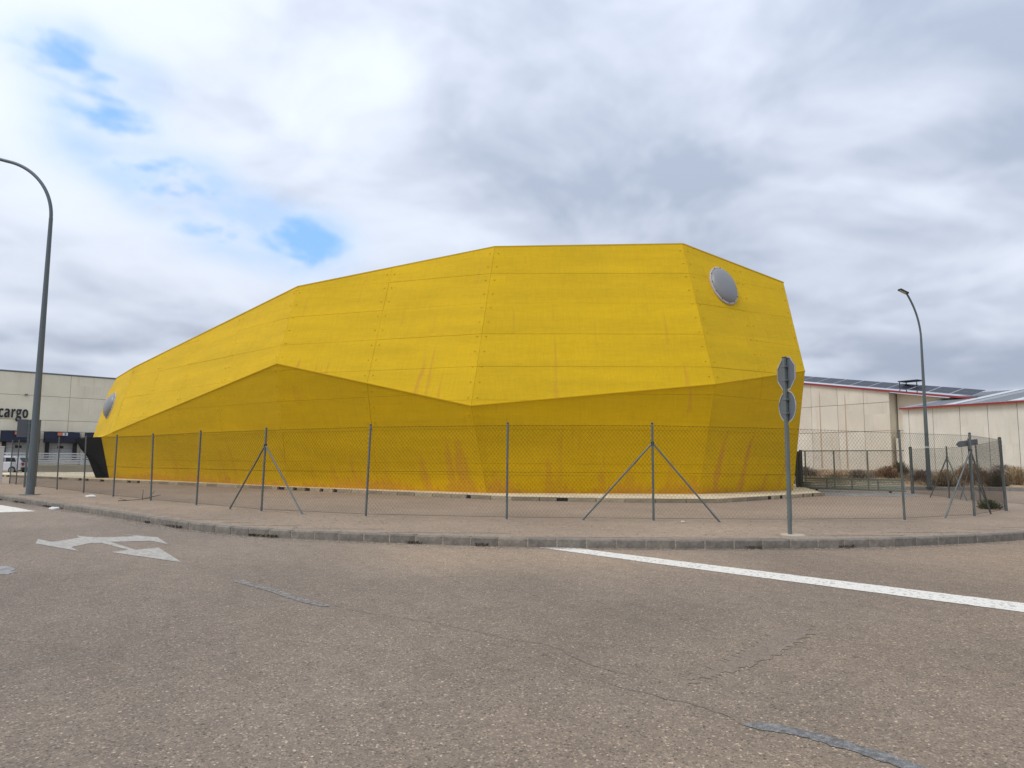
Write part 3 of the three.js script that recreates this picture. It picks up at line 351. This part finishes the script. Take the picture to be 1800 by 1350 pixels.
// ---------------------------------------------------------------- signs
const alu = mat(0.15, 0.17, 0.19, 0.55, 0.1), rimM = mat(0.45, 0.45, 0.44, 0.6), signPost = new THREE.MeshStandardMaterial({ map: galv.map, roughness: 0.6, metalness: 0.2, color: new THREE.Color().setRGB(0.95, 1, 1) });
{
  const s = thing('stop_sign', 'octagonal and round traffic signs seen from behind on one grey post', 'road sign', 5.16, KH, -13.26, -81 * D2R + Math.PI);
  // local +z is the reading side
  const post = mesh('post', rbox(0.08, 3.3, 0.05, 0.008, 0, 1.63, -0.045), signPost, s); mesh('post_cap', rbox(0.086, 0.012, 0.056, 0.003, 0, 3.287, -0.045), capM, post);
  const plate = (name, pts, cy, red, r) => { const sh = new THREE.Shape(pts); const g = new THREE.ExtrudeGeometry(sh, { depth: 0.003, bevelEnabled: false }); g.translate(0, cy, -0.002); const p = mesh(name, g, alu, s); const fg = new THREE.ShapeGeometry(sh); fg.translate(0, cy, 0.003); mesh('face', fg, mat(...red, 0.5), p);
    const rg = []; for (let i = 0; i < pts.length; i++) { const a = pts[i], b = pts[(i + 1) % pts.length]; rg.push(beam(V(a.x, a.y + cy, -0.012), V(b.x, b.y + cy, -0.012), 0.003, 0.022)); } mesh('folded_rim', rg, rimM, p); for (const dy of [-0.13, 0.13]) mesh('clamp', rbox(0.13, 0.035, 0.07, 0.004, 0, cy + dy, -0.042), alu, p); };
  const oct = [...Array(8)].map((_, i) => new THREE.Vector2(Math.cos((i + 0.5) * Math.PI / 4), Math.sin((i + 0.5) * Math.PI / 4)).multiplyScalar(0.325)), cir = [...Array(40)].map((_, i) => new THREE.Vector2(Math.cos(i * Math.PI / 20), Math.sin(i * Math.PI / 20)).multiplyScalar(0.29));
  plate('octagon_plate', oct, 2.98, [0.5, 0.02, 0.02], 0.3); plate('round_plate', cir, 2.36, [0.02, 0.08, 0.4], 0.3);
  const fg = new THREE.CylinderGeometry(0.2, 0.23, 0.014, 20); fg.translate(0, 0.006, 0); mesh('footing', fg, mat(0.50, 0.42, 0.31, 0.95), s);
}
{
  const s = thing('direction_sign', 'arrow shaped direction sign seen from behind at the fence corner', 'road sign', 16.62, 0.0, -25.97, Math.PI + 0.25);
  mesh('post', rbox(0.09, 2.35, 0.05, 0.008, 0, 1.17, -0.04), signPost, s);
  const sh = new THREE.Shape([[-0.42, -0.1], [0.42, -0.1], [0.56, 0], [0.42, 0.1], [-0.42, 0.1]].map(([a, b]) => new THREE.Vector2(a - 0.02, b))); const g = new THREE.ExtrudeGeometry(sh, { depth: 0.02, bevelEnabled: true, bevelSize: 0.004, bevelThickness: 0.004, bevelSegments: 1 }); g.rotateZ(-0.12); g.translate(0, 2.18, 0); mesh('arrow_board', g, mat(0.17, 0.18, 0.19, 0.6, 0.2), s); mesh('clamp', rbox(0.13, 0.04, 0.07, 0.005, 0, 2.18, -0.042), alu, s);
  for (const k of [-1, 1]) mesh('brace', tube(V(0.62 * k, 0, -0.05), V(0.02 * k, 1.35, -0.05), 0.016, 0.016, 8), galv, s);
}
{
  const s = thing('square_sign', 'square grey sign panel seen from behind beside the left street lamp', 'road sign', -21.15, KH, -31.2, Math.PI + 0.55);
  mesh('post', rbox(0.08, 2.95, 0.05, 0.008, 0, 1.45, -0.045), mat(0.13, 0.17, 0.15, 0.6, 0.2), s); mesh('sign_panel', rbox(0.86, 0.78, 0.03, 0.01, 0, 2.56, 0), mat(0.115, 0.125, 0.14, 0.6, 0.2), s); for (const y of [2.36, 2.76]) mesh('clamp', rbox(0.14, 0.04, 0.07, 0.005, 0, y, -0.045), alu, s);
}
{
  const s = thing('white_post', 'white square gate post at the left edge of the yard fence', 'post', -24.9, KH, -34.9, 0.6);
  mesh('shaft', rbox(0.2, 1.78, 0.2, 0.015, 0, 0.89, 0), mat(0.62, 0.61, 0.58, 0.8), s); mesh('cap', rbox(0.24, 0.05, 0.24, 0.012, 0, 1.80, 0), mat(0.62, 0.61, 0.58, 0.8), s);
}

// ---------------------------------------------------------------- warehouses
const wallTex = (seed, r, g, b) => tex8(1024, 512, (i, j, q) => { const x = i / 60, y = j / 60, n = (h2(i, j, seed) - 0.5) * 0.08, m = (fbm(x * 0.6, y * 0.5, 4, seed + 1) - 0.5) * 0.10, s = ss(0.66, 0.84, fbm(x * 4.5, y * 0.22, 3, seed + 2)) * 0.04, k = 1 + n + m; q[0] = r * k * (1 - s * 0.5); q[1] = g * k * (1 - s * 0.8); q[2] = b * k * (1 - s * 1.3); });
function panelWall(parent, cells, th, mats, R, uvS = 17) { for (const [x0, x1, y0, y1, y2] of cells) { const g = 0.018, z = (R() - 0.5) * 0.012; const pts = [V(x0 + g, y0 + g, z), V(x1 - g, y0 + g, z), V(x1 - g, (y2 === undefined ? y1 : y2) - g, z), V(x0 + g, y1 - g, z)]; const o = R() * 5; mesh('wall_panel', slab(pts, V(0, 0, 1), th, (p) => [(p.x + o) / uvS, (p.y + o * 2) / (uvS / 2)]), mats[(R() * mats.length) | 0], parent); } }
const font = await new FontLoader().loadAsync('fonts/droid/droid_sans_bold.typeface.json');
{ // logistics warehouse on the left
  const w = thing('loading_warehouse', 'long cream concrete warehouse with numbered loading docks behind the yellow hall', 'warehouse', -57.6, 0.03, -80, 43.8 * D2R);
  const wm = [wallTex(401, 248, 236, 208), wallTex(402, 250, 239, 212)].map((t) => new THREE.MeshStandardMaterial({ map: t, roughness: 0.92 })), navy = mat(0.012, 0.014, 0.035, 0.7), dark = mat(0.03, 0.03, 0.035, 0.9), doorM = mat(0.72, 0.70, 0.66, 0.7), R = rng(12);
  mesh('core_wall', box(62, 11, 20, 13, 5.5, -10.45), dark, w);
  const cells = [], xs = [-20.3, -11.3, -2.3, 6.7, 15.7, 24.7, 33.7, 42.7]; for (let i = 0; i < xs.length - 1; i++) for (const [a, b] of [[0, 1.15], [4.35, 5.65], [5.65, 8.45], [8.45, 11.05]]) cells.push([xs[i], xs[i + 1], a, b]);
  const docks = [-3.6, 0.75, 4.9, 9.1, 13.3]; // left edge of each door
  let prev = -20.3; for (const d of docks) { cells.push([prev, d - 0.1, 1.15, 4.35]); prev = d + 2.55; } cells.push([prev, 42.7, 1.15, 4.35]);
  panelWall(w, cells, 0.18, wm, R);
  mesh('parapet_cap', rbox(63.2, 0.14, 0.5, 0.02, 11.2, 11.14, -0.15), mat(0.22, 0.235, 0.26, 0.5, 0.4), w);
  docks.forEach((d, i) => { const c = d + 1.22; const can = mesh('dock_canopy', (() => { const s = new THREE.Shape([[0, 3.05], [0, 4.32], [0.6, 4.3], [0.95, 3.1]].map(([a, b]) => new THREE.Vector2(a, b))); const g = new THREE.ExtrudeGeometry(s, { depth: 3.55, bevelEnabled: false }); g.rotateY(-Math.PI / 2); g.translate(c + 1.75, 0, 0.02); return g; })(), navy, w);
    for (const sx of [-1.42, 1.42]) mesh('dock_seal', rbox(0.36, 2.0, 0.5, 0.05, c + sx, 2.1, 0.16), dark, w);
    const dr = mesh('dock_door', box(2.5, 3.1, 0.06, c, 2.7, -0.24), doorM, w); for (let k = 1; k < 4; k++) mesh('door_rib', box(2.46, 0.03, 0.02, c, 1.15 + k * 0.62, -0.2), mat(0.3, 0.3, 0.28, 0.8), dr); mesh('door_window', box(0.62, 0.28, 0.02, c, 2.55, -0.2), dark, dr); mesh('door_mullion', box(0.045, 3.0, 0.02, c + 0.02, 2.7, -0.203), mat(0.3, 0.3, 0.28, 0.8), dr);
    const no = String(i + 1), sg = mesh('dock_number', box(0.52, 0.36, 0.03, c + 0.16, 4.06, 1.0), mat(0.72, 0.72, 0.70, 0.6), w); mesh('orange_tile', box(0.5, 0.36, 0.03, c - 0.36, 4.06, 1.0), mat(0.75, 0.20, 0.10, 0.6), sg);
    const tg = new TextGeometry(no, { font, size: 0.26, depth: 0.012, curveSegments: 3 }); tg.translate(c + 0.06, 3.93, 1.016); mesh('number', tg, dark, sg); });
  for (let k = 0; k < 6; k++) mesh('downpipe', new THREE.CylinderGeometry(0.05, 0.05, 4.4, 8).translate(docks[0] - 0.85 + k * 4.17, 2.2, 0.3), mat(0.4, 0.4, 0.4, 0.6), w);
  const tg = new TextGeometry('cargo', { font, size: 1.15, depth: 0.06, curveSegments: 5 }); tg.computeBoundingBox(); const bb = tg.boundingBox, tw = bb.max.x - bb.min.x; tg.translate(-bb.min.x, 0, 0); tg.scale(2.8 / tw, 1.12, 1); tg.translate(2.62 - 2.8, 5.82, 0.1); mesh('lettering', tg, mat(0.02, 0.022, 0.03, 0.6), w).userData.label = 'dark wall letters reading cargo';
  mesh('wall_light', rbox(0.3, 0.16, 0.3, 0.03, 2.3, 8.5, 0.16), mat(0.2, 0.2, 0.2, 0.6), w);
}
{ // white railing on a low wall in front of the docks
  const a = V(-52, 0.03, -66.6), b = V(-37, 0.03, -73.5), L = a.distanceTo(b), t = b.clone().sub(a).normalize(), r = thing('dock_railing', 'white horizontal bar railing on a low wall in front of the loading docks', 'railing', a.x, a.y, a.z, Math.atan2(-t.z, t.x)), wm = mat(0.8, 0.8, 0.79, 0.6);
  mesh('low_wall', rbox(L, 0.62, 0.2, 0.02, L / 2, 0.31, 0), mat(0.62, 0.62, 0.62, 0.92, 0, { map: paleC }), r); const n = 8; for (let i = 0; i <= n; i++) mesh('post', box(0.09, 1.2, 0.07, 0.06 + (L - 0.12) * i / n, 1.2, 0), wm, r); for (let k = 0; k < 5; k++) mesh('bar', box(L, 0.11, 0.035, L / 2, 0.82 + k * 0.23, 0.06), wm, r);
}
// the two pale warehouses on the right share a direction
const wTurn = Math.atan2(-0.862, 0.507); // local +x runs towards the viewer along the wall
const stainM = mat(0.33, 0.22, 0.12, 0.95), redM = mat(0.33, 0.035, 0.04, 0.7), metalRoof = mat(0.34, 0.35, 0.36, 0.5, 0.3);
{
  const w = thing('solar_warehouse', 'tall pale warehouse with solar panels on its roof right behind the yellow hall', 'warehouse', 28.3, 0.3, -69.3, wTurn), R = rng(31);
  const wm = [wallTex(411, 222, 213, 195), wallTex(412, 227, 219, 202)].map((t) => new THREE.MeshStandardMaterial({ map: t, roughness: 0.93 })), dark = mat(0.06, 0.055, 0.05, 0.9);
  const top = (x) => 8.7 - 0.165 * x; // gable edge falls along +x
  const xs = [-18.5, -14.5, -10.5, -6.5, -2.6, 1.1, 3.9, 6.5, 8.9]; const cells = []; for (let i = 0; i < xs.length - 1; i++) { const x0 = xs[i], x1 = xs[i + 1]; const yb = [0, 3.85, 6.35]; cells.push([x0, x1, 0, 3.85], [x0, x1, 3.85, 6.35]); cells.push([x0, x1, 6.35, top(x0), top(x1)]); } panelWall(w, cells, 0.16, wm, R, 14);
  mesh('core_wall', (() => { const s = new THREE.Shape([[-18.5, -0.5], [8.8, -0.5], [8.8, top(8.8) - 0.1], [-18.5, top(-18.5) - 0.1]].map(([a, b]) => new THREE.Vector2(a, b))); const g = new THREE.ExtrudeGeometry(s, { depth: 20, bevelEnabled: false }); g.translate(0, 0, -20.18); return g; })(), wm[0], w);
  for (const [x0, x1] of [[9.0, 13], [13, 18]]) panelWall({ add: (m) => { m.position.z -= 1.0; w.add(m); } }, [[x0, x1, -0.4, 3.85], [x0, x1, 3.85, top(x0) - 0.06, top(x1) - 0.06]], 0.16, wm, R, 14);
  panelWall({ add: (m) => { m.position.x = 8.83; m.rotation.y = Math.PI / 2; m.position.z = -5; w.add(m); } }, [[0.1, 4.9, -0.4, 3.85], [0.1, 4.9, 3.85, 7.1]].map(([a, b, c, d]) => [-b, -a, c, d]), 0.05, wm, R, 14);
  const roofG = (() => { const s = new THREE.Shape([[-18.6, top(-18.6) - 0.02], [18.3, top(18.3) - 0.02], [18.3, top(18.3) + 0.16], [-18.6, top(-18.6) + 0.16]].map(([a, b]) => new THREE.Vector2(a, b))); const g = new THREE.ExtrudeGeometry(s, { depth: 24, bevelEnabled: false }); g.translate(0, 0, -23.9); return g; })();
  const roof = mesh('roof', roofG, metalRoof, w); mesh('roof_fascia', beam(V(-18.6, top(-18.6) + 0.07, 0.16), V(18.3, top(18.3) + 0.07, 0.16), 0.1, 0.15), redM, roof);
  const pv = new THREE.MeshPhysicalMaterial({ roughness: 0.3, clearcoat: 1, clearcoatRoughness: 0.08 }); pv.color.setRGB(0.02, 0.025, 0.04); pv.roughness = 0.55; pv.clearcoat = 0.15; const fr = mat(0.6, 0.61, 0.62, 0.4, 0.5);
  const pg = rbox(1.64, 0.03, 1.0, 0.004), fgm = rbox(1.69, 0.026, 1.03, 0.004); for (let i = 0; i < 15; i++) for (let k = 0; k < 2; k++) { const x = -9.6 + i * 1.75, m = mesh('solar_panel', fgm, fr, roof); m.position.set(x, top(x) + 0.42 + k * 0.27, -0.5 - k * 1.04); m.rotation.set(0.26, 0, -0.1635, 'ZXY'); const c = mesh('cells', pg, pv, m); c.position.y = 0.004; }
  const rk = []; for (const dx of [0, 1.5]) for (const dz of [0, -1]) rk.push(tube(V(9.3 + dx, top(9.3 + dx) + 0.1, -1 + dz), V(9.3 + dx, top(10) + 1.1, -1 + dz), 0.04, 0.04, 6)); rk.push(box(1.7, 0.08, 1.2, 10.05, top(10) + 1.1, -1.5)); mesh('roof_rack', rk, dark, roof);
  for (const x of [1.95, 4.6]) { for (let k = 0; k < 1; k++) mesh('rust_stain', slab([V(x, 0.6, 0.012), V(x + 0.16, 0.5, 0.012), V(x + 0.12, top(x) - 1.0, 0.012), V(x + 0.05, top(x) - 0.5, 0.012)], V(0, 0, 1), 0.006, (p) => [p.x, p.y]), mat(0.52, 0.40, 0.27, 0.95), w); }
  const lw = mesh('low_block', rbox(4.2, 3.4, 0.5, 0.02, 11.2, 1.5, -0.6), wm[1], w);
}
{
  const w = thing('red_trim_warehouse', 'low pale panel warehouse with red fascia and grey metal roof at the right edge', 'warehouse', 30.8, 0.35, -56, wTurn), R = rng(41);
  const wm = [wallTex(421, 228, 223, 208), wallTex(422, 231, 226, 212)].map((t) => new THREE.MeshStandardMaterial({ map: t, roughness: 0.93 })); const H = 5.25, xs = [0, 0.5, 2.35, 4.3, 6.2, 8.1, 10.0, 12, 14, 16, 18, 20, 22, 24]; const cells = []; for (let i = 0; i < xs.length - 1; i++) cells.push([xs[i], xs[i + 1], -0.4, H]); panelWall(w, cells, 0.16, wm, R, 12);
  mesh('core_wall', box(23.9, H + 0.2, 22, 12, H / 2 - 0.2, -11.2), wm[0], w);
  const roof = mesh('roof', (() => { const s = new THREE.Shape(); const nn = 40; const z0 = 0.2, z1 = -11; s.moveTo(z0, H - 0.02); s.lineTo(z0, H + 0.1); s.lineTo(z1, H + 1.9); s.lineTo(-22.4, H + 0.1); s.lineTo(-22.4, H - 0.02); const g = new THREE.ExtrudeGeometry(s, { depth: 24.2, bevelEnabled: false }); g.rotateY(-Math.PI / 2); g.translate(24.15, 0, 0); const p = g.attributes.position; return g; })(), metalRoof, w);
  mesh('roof_fascia', box(24.24, 0.13, 0.08, 12.05, H + 0.03, 0.26), redM, roof);
  const sl = Math.atan2(1.8, 11.2), clear = mat(0.62, 0.63, 0.62, 0.4); for (let x = 0.3; x < 24; x += 0.3) { const m = mesh('roof_rib', box(0.05, 0.03, 11.1, 0, 0, 0), (Math.floor(x / 0.3) % 14) < 3 ? clear : metalRoof, roof); m.position.set(x, H + 1.01, -5.4); m.rotation.x = sl; }
  for (const x of [3.6, 8.0, 12.3, 16.6]) { const m = mesh('skylight_strip', box(0.85, 0.02, 11.0), clear, roof); m.position.set(x, H + 1.02, -5.4); m.rotation.x = sl; }
  mesh('roof_vent', rbox(5, 0.5, 1.2, 0.05, 12, H + 2.2, -11), mat(0.24, 0.25, 0.26, 0.6, 0.3), roof);
}

// ---------------------------------------------------------------- parked car
{
  const c = thing('parked_car', 'small white hatchback parked in front of the loading docks', 'car', -42.7, 0.03, -60.4, 3.1);
  const body = new THREE.MeshPhysicalMaterial({ roughness: 0.35, clearcoat: 1, clearcoatRoughness: 0.1 }); body.color.setRGB(0.68, 0.69, 0.70); const glass = mat(0.02, 0.022, 0.025, 0.1), tyre = mat(0.02, 0.02, 0.02, 0.9), rim = mat(0.45, 0.45, 0.46, 0.4, 0.6), red = mat(0.45, 0.01, 0.015, 0.25), blk = mat(0.03, 0.03, 0.03, 0.7);
  // side profile, +x is the nose
  const low = new THREE.Shape([[-1.98, 0.30], [-2.02, 0.62], [-1.93, 0.95], [-0.9, 0.99], [0.75, 0.95], [1.65, 0.80], [1.95, 0.6], [1.97, 0.3], [1.6, 0.22], [-1.6, 0.22]].map(([a, b]) => new THREE.Vector2(a, b)));
  const bg = new THREE.ExtrudeGeometry(low, { depth: 1.5, bevelEnabled: true, bevelSize: 0.06, bevelThickness: 0.1, bevelSegments: 3, bevelOffset: -0.06 }); bg.translate(0, 0, -0.75); mesh('body', bg, body, c);
  const cab = new THREE.Shape([[-1.92, 0.93], [-1.58, 1.36], [-1.2, 1.45], [0.1, 1.44], [0.85, 0.93]].map(([a, b]) => new THREE.Vector2(a, b))); const cg = new THREE.ExtrudeGeometry(cab, { depth: 1.16, bevelEnabled: true, bevelSize: 0.05, bevelThickness: 0.14, bevelSegments: 3, bevelOffset: -0.05 }); cg.translate(0, 0, -0.58); mesh('cabin', cg, body, c);
  for (const s of [-1, 1]) { const wsh = new THREE.Shape([[-1.45, 1.0], [-1.3, 1.32], [0.02, 1.36], [0.55, 1.0]].map(([a, b]) => new THREE.Vector2(a, b))); const g = new THREE.ExtrudeGeometry(wsh, { depth: 0.02, bevelEnabled: false }); g.translate(0, 0, s > 0 ? 0.705 : -0.725); const m = mesh('side_window', g, glass, c); mesh('window_pillar', box(0.06, 0.36, 0.03, -0.5, 1.18, s * 0.72), body, m); mesh('mirror', rbox(0.1, 0.13, 0.2, 0.03, 0.62, 1.02, s * 0.9), blk, c);
    const tl = mesh('tail_light', rbox(0.1, 0.26, 0.3, 0.03, -1.98, 0.80, s * 0.62), red, c); mesh('headlight', rbox(0.16, 0.14, 0.34, 0.03, 1.84, 0.68, s * 0.55), rim, c);
    for (const x of [-1.25, 1.25]) { const t = new THREE.CylinderGeometry(0.31, 0.31, 0.2, 28); t.rotateX(Math.PI / 2); t.translate(x, 0.31, s * 0.77); const w = mesh('wheel', t, tyre, c); const r = new THREE.CylinderGeometry(0.2, 0.2, 0.03, 20); r.rotateX(Math.PI / 2); r.translate(x, 0.31, s * 0.875); mesh('rim', r, rim, w); } }
  const rw = mesh('rear_window', rbox(0.03, 0.42, 1.1, 0.01), glass, c); rw.position.set(-1.80, 1.17, 0); rw.rotation.z = -0.66; mesh('windscreen', (() => { const g = rbox(0.03, 0.62, 1.15, 0.01); g.rotateZ(0.97); g.translate(0.53, 1.2, 0); return g; })(), glass, c);
  mesh('rear_bumper', rbox(0.16, 0.24, 1.6, 0.06, -2.0, 0.42, 0), blk, c); mesh('number_plate', rbox(0.02, 0.12, 0.5, 0.004, -2.06, 0.70, 0), mat(0.7, 0.7, 0.68, 0.5), c);
}

// ---------------------------------------------------------------- dry shrubs, weeds, litter
function shrub(name, label, x, y, z, w, h, n, cols, seed, group) {
  const R = rng(seed), s = thing(name, label, 'shrub', x, y, z, 0, group), build = (cnt, wid, len, lo, pal, kind) => { const pos = [], col = []; for (let i = 0; i < cnt; i++) { const a = R() * 6.283, rr = Math.sqrt(R()), el = R() * 1.35 + 0.1, br = V(Math.cos(a) * Math.cos(el) * w * 0.5 * rr, (kind ? R() * 0.08 : Math.sin(el) * h * (0.25 + 0.75 * R())), Math.sin(a) * Math.cos(el) * w * 0.42 * rr); const d = V(Math.cos(a) * (0.35 + R()) + (R() - 0.5), 0.5 + R() * 1.3, Math.sin(a) * (0.35 + R()) + (R() - 0.5)).normalize(), l = len * (0.5 + R()), sd = V(R() - 0.5, R() - 0.5, R() - 0.5).cross(d).normalize().multiplyScalar(wid); const e = br.clone().addScaledVector(d, l); if (e.y > h * 1.15) e.y = h * (1 + R() * 0.15); const c = pal[(R() * pal.length) | 0], k = 0.7 + 0.6 * R(); for (const p of [br.clone().sub(sd), br.clone().add(sd), e]) { pos.push(p.x, Math.max(p.y, 0), p.z); col.push(c[0] * k, c[1] * k, c[2] * k); } } const g = new THREE.BufferGeometry(); g.setAttribute('position', new THREE.Float32BufferAttribute(pos, 3)); g.setAttribute('color', new THREE.Float32BufferAttribute(col, 3)); g.computeVertexNormals(); return g; };
  mesh('twigs', build(n * 0.35 | 0, 0.012, h * 0.8, 0, [[0.11, 0.075, 0.05], [0.16, 0.11, 0.075]], 1), shrubM, s); mesh('foliage', build(n, 0.02, h * 0.3, 0, cols, 0), shrubM, s); return s;
}
const shrubM = new THREE.MeshStandardMaterial({ vertexColors: true, roughness: 0.95, side: THREE.DoubleSide });
const straw = [[0.48, 0.36, 0.21], [0.40, 0.28, 0.16], [0.54, 0.42, 0.26]], rust = [[0.38, 0.23, 0.13], [0.46, 0.30, 0.17], [0.30, 0.18, 0.11]], grey = [[0.32, 0.26, 0.20], [0.40, 0.33, 0.26], [0.24, 0.19, 0.15]], olive = [[0.16, 0.15, 0.08], [0.22, 0.19, 0.10]], green = [[0.13, 0.18, 0.07], [0.16, 0.22, 0.10], [0.10, 0.14, 0.06]];
const bushes = [[19.0, -42, 2.6, 0.7, straw, 'low straw coloured shrub left of the others behind the gate'], [20.6, -42.5, 2.2, 0.75, grey, 'grey brown shrub just above the middle of the gate'], [23.0, -43.8, 2.0, 0.8, rust, 'rust brown shrub behind the right half of the gate'], [24.3, -44.8, 1.3, 0.95, olive, 'small olive shrub below the shadowed gap between warehouses'], [24.0, -42, 2.2, 0.8, grey, 'wide grey shrub behind the gate post'], [24.0, -39.6, 2.0, 1.0, straw, 'tall straw shrub beside the far street lamp'], [26.0, -40.6, 1.8, 0.9, rust, 'brown shrub behind the braced far fence post'], [26.6, -39.3, 1.4, 0.7, olive, 'dark olive shrub low behind the far fence bay'], [28.2, -40, 2.2, 1.1, straw, 'straw shrub behind the arrow shaped direction sign'], [29.0, -42.2, 2.6, 1.0, grey, 'grey shrub seen through the fence corner bay'], [31.0, -41, 3.0, 1.35, rust, 'large reddish shrub right of the fence corner post'], [30.4, -39, 2.6, 1.15, grey, 'dark brown shrub low at the right edge'], [28.6, -44.6, 2.2, 0.9, rust, 'reddish shrub high on the verge left of the corner post'], [18.2, -44.5, 2.2, 0.7, grey, 'faint grey shrub close to the yellow hall end'], [32.6, -42.6, 2.8, 1.3, straw, 'straw shrub high on the verge at the right edge']];
bushes.forEach(([x, z, w, h, c, l], i) => shrub('dry_shrub', l, x, vergeY(x, z) - 0.02, z, w * 0.85, h * 0.9, 900, c, 500 + i, 'dry shrubs on the far verge'));
{ const R = rng(901), pos = [], col = []; for (let i = 0; i < 26000; i++) { const x = 12 + R() * 34, d = R(), z = -39.6 - d * 12 + (x - 20) * 0.06; if (fbm(x * 0.5, z * 0.5, 3, 66) < 0.40 + R() * 0.2) continue; const y = vergeY(x, z), h = 0.08 + R() * 0.26, a = R() * 6.28, k = 0.7 + 0.6 * R(), c = R() < 0.7 ? straw[(R() * 3) | 0] : grey[(R() * 3) | 0]; pos.push(x - 0.02, y, z, x + 0.02, y, z, x + Math.cos(a) * h * 0.6, y + h, z + Math.sin(a) * h * 0.6); for (let q = 0; q < 3; q++) col.push(c[0] * k, c[1] * k, c[2] * k); } const g = new THREE.BufferGeometry(); g.setAttribute('position', new THREE.Float32BufferAttribute(pos, 3)); g.setAttribute('color', new THREE.Float32BufferAttribute(col, 3)); g.computeVertexNormals(); tag(stuff(mesh('dry_grass', g, shrubM)), 'dry straw coloured grass scattered over the far verge', 'grass'); }
shrub('green_weed', 'small green weed at the foot of the fence corner post', 13.75, KH, -20.7, 0.55, 0.26, 500, green, 611);
{ const R = rng(71), t = thing('dead_twig', 'dry dead twig lying by the fence foot on the left', 'twig', -11.5, KH + 0.012, -22.2, 0.4), tm = mat(0.07, 0.05, 0.035, 0.95), g = []; const add = (p, q, r) => g.push(tube(p, q, r, r * 0.6, 5)); add(V(-0.55, 0, 0.05), V(0.1, 0.03, 0), 0.012); add(V(0.1, 0.03, 0), V(0.6, 0.16, -0.03), 0.011); add(V(0.1, 0.03, 0), V(0.12, 0.34, 0.02), 0.009); add(V(0.3, 0.09, -0.02), V(0.45, 0.3, 0.08), 0.007); add(V(-0.3, 0.01, 0.03), V(-0.5, 0.08, 0.2), 0.008); mesh('branches', g, tm, t); }
const litterM = mat(0.72, 0.71, 0.68, 0.85);
[['crumpled_paper', 'crumpled white paper on the pavement near the left street lamp', -14.05, KH + 0.006, -24.0, 0.16], ['crumpled_paper', 'crumpled pale litter in the gutter by the left kerb', -12.95, 0.003, -20.45, 0.15], ['crumpled_paper', 'tiny white scrap by the fence foot under the right tripod', 3.76, KH + 0.006, -15.8, 0.05]].forEach(([n, l, x, y, z, r], i) => { r *= 0.62; const g = new THREE.IcosahedronGeometry(r, 3), p = g.attributes.position; for (let k = 0; k < p.count; k++) { const v = V(p.getX(k), p.getY(k), p.getZ(k)), f = 0.65 + 0.7 * fbm(v.x / r * 1.6 + i * 9 + v.y / r, v.z / r * 1.6 + v.y / r * 0.7, 3, 81); p.setXYZ(k, v.x * f * 1.5, Math.max(0, v.y * f * 0.55 + r * 0.2), v.z * f); } g.computeVertexNormals(); const m = mesh(n, g, litterM); m.position.set(x, y, z); tag(m, l, 'litter', 'scraps of litter'); });
function kerbScatter(name, label, count, u0, u1, place, colour, tall) { const R = rng(88 + count), pos = [], col = []; for (let i = 0; i < count; i++) { const u = u0 + R() * (u1 - u0), p = kerbCurve.getPointAt(u), t = kerbCurve.getTangentAt(u), o = place(u, R); if (o === null) continue; const x = p.x + t.z * o, z = p.z - t.x * o, s = 0.006 + R() * 0.016, a = R() * 6.28, k = 0.6 + 0.8 * R(), c = colour(R), y0 = o > 0.1 ? KH + 0.006 : 0.003; for (const da of [0, 2.2, 4.1]) { pos.push(x + Math.cos(a + da) * s, y0 + R() * tall, z + Math.sin(a + da) * s); col.push(c[0] * k, c[1] * k, c[2] * k); } } const g = new THREE.BufferGeometry(); g.setAttribute('position', new THREE.Float32BufferAttribute(pos, 3)); g.setAttribute('color', new THREE.Float32BufferAttribute(col, 3)); g.computeVertexNormals(); tag(stuff(mesh(name, g, shrubM)), label, 'debris'); }
kerbScatter('kerb_debris', 'dark leaf litter and tufts along the foot of the kerb', 9000, 0.3, 0.78, (u, R) => { const cl = vn(u * 260, 3, 6); if (cl < 0.80) return null; return -(0.004 + R() * R() * 0.10); }, (R) => R() < 0.8 ? [0.07, 0.055, 0.035] : [0.22, 0.17, 0.11], 0.06);
kerbScatter('gutter_sand', 'pale sand and grit washed into the gutter along the kerb', 22000, 0.28, 0.8, (u, R) => -(0.01 + Math.abs(R() + R() - 1) * (0.12 + 0.6 * vn(u * 60, 9, 3))), (R) => R() < 0.5 ? [0.46, 0.38, 0.29] : [0.36, 0.30, 0.235], 0.006);
kerbScatter('pavement_grit', 'loose grit and small stones scattered on the pavement', 9000, 0.28, 0.8, (u, R) => 0.14 + R() * 3.4, (R) => R() < 0.55 ? [0.42, 0.35, 0.27] : [0.10, 0.085, 0.07], 0.01);
{ const m = mat(0.62, 0.60, 0.60, 0.85, 0, { map: concC }); structure(mesh('worn_marking', planUV(flat(ragged([[-7.5, -10.2], [-6.75, -9.85], [-6.35, -9.3], [-6.75, -9.15], [-7.4, -9.5]], 0.06, 0.10, 61), 0.004), 1.1), m)); }

scene.traverse((o) => { if (o.isMesh) { o.castShadow = true; o.receiveShadow = true; } });
renderer.render(scene, camera);
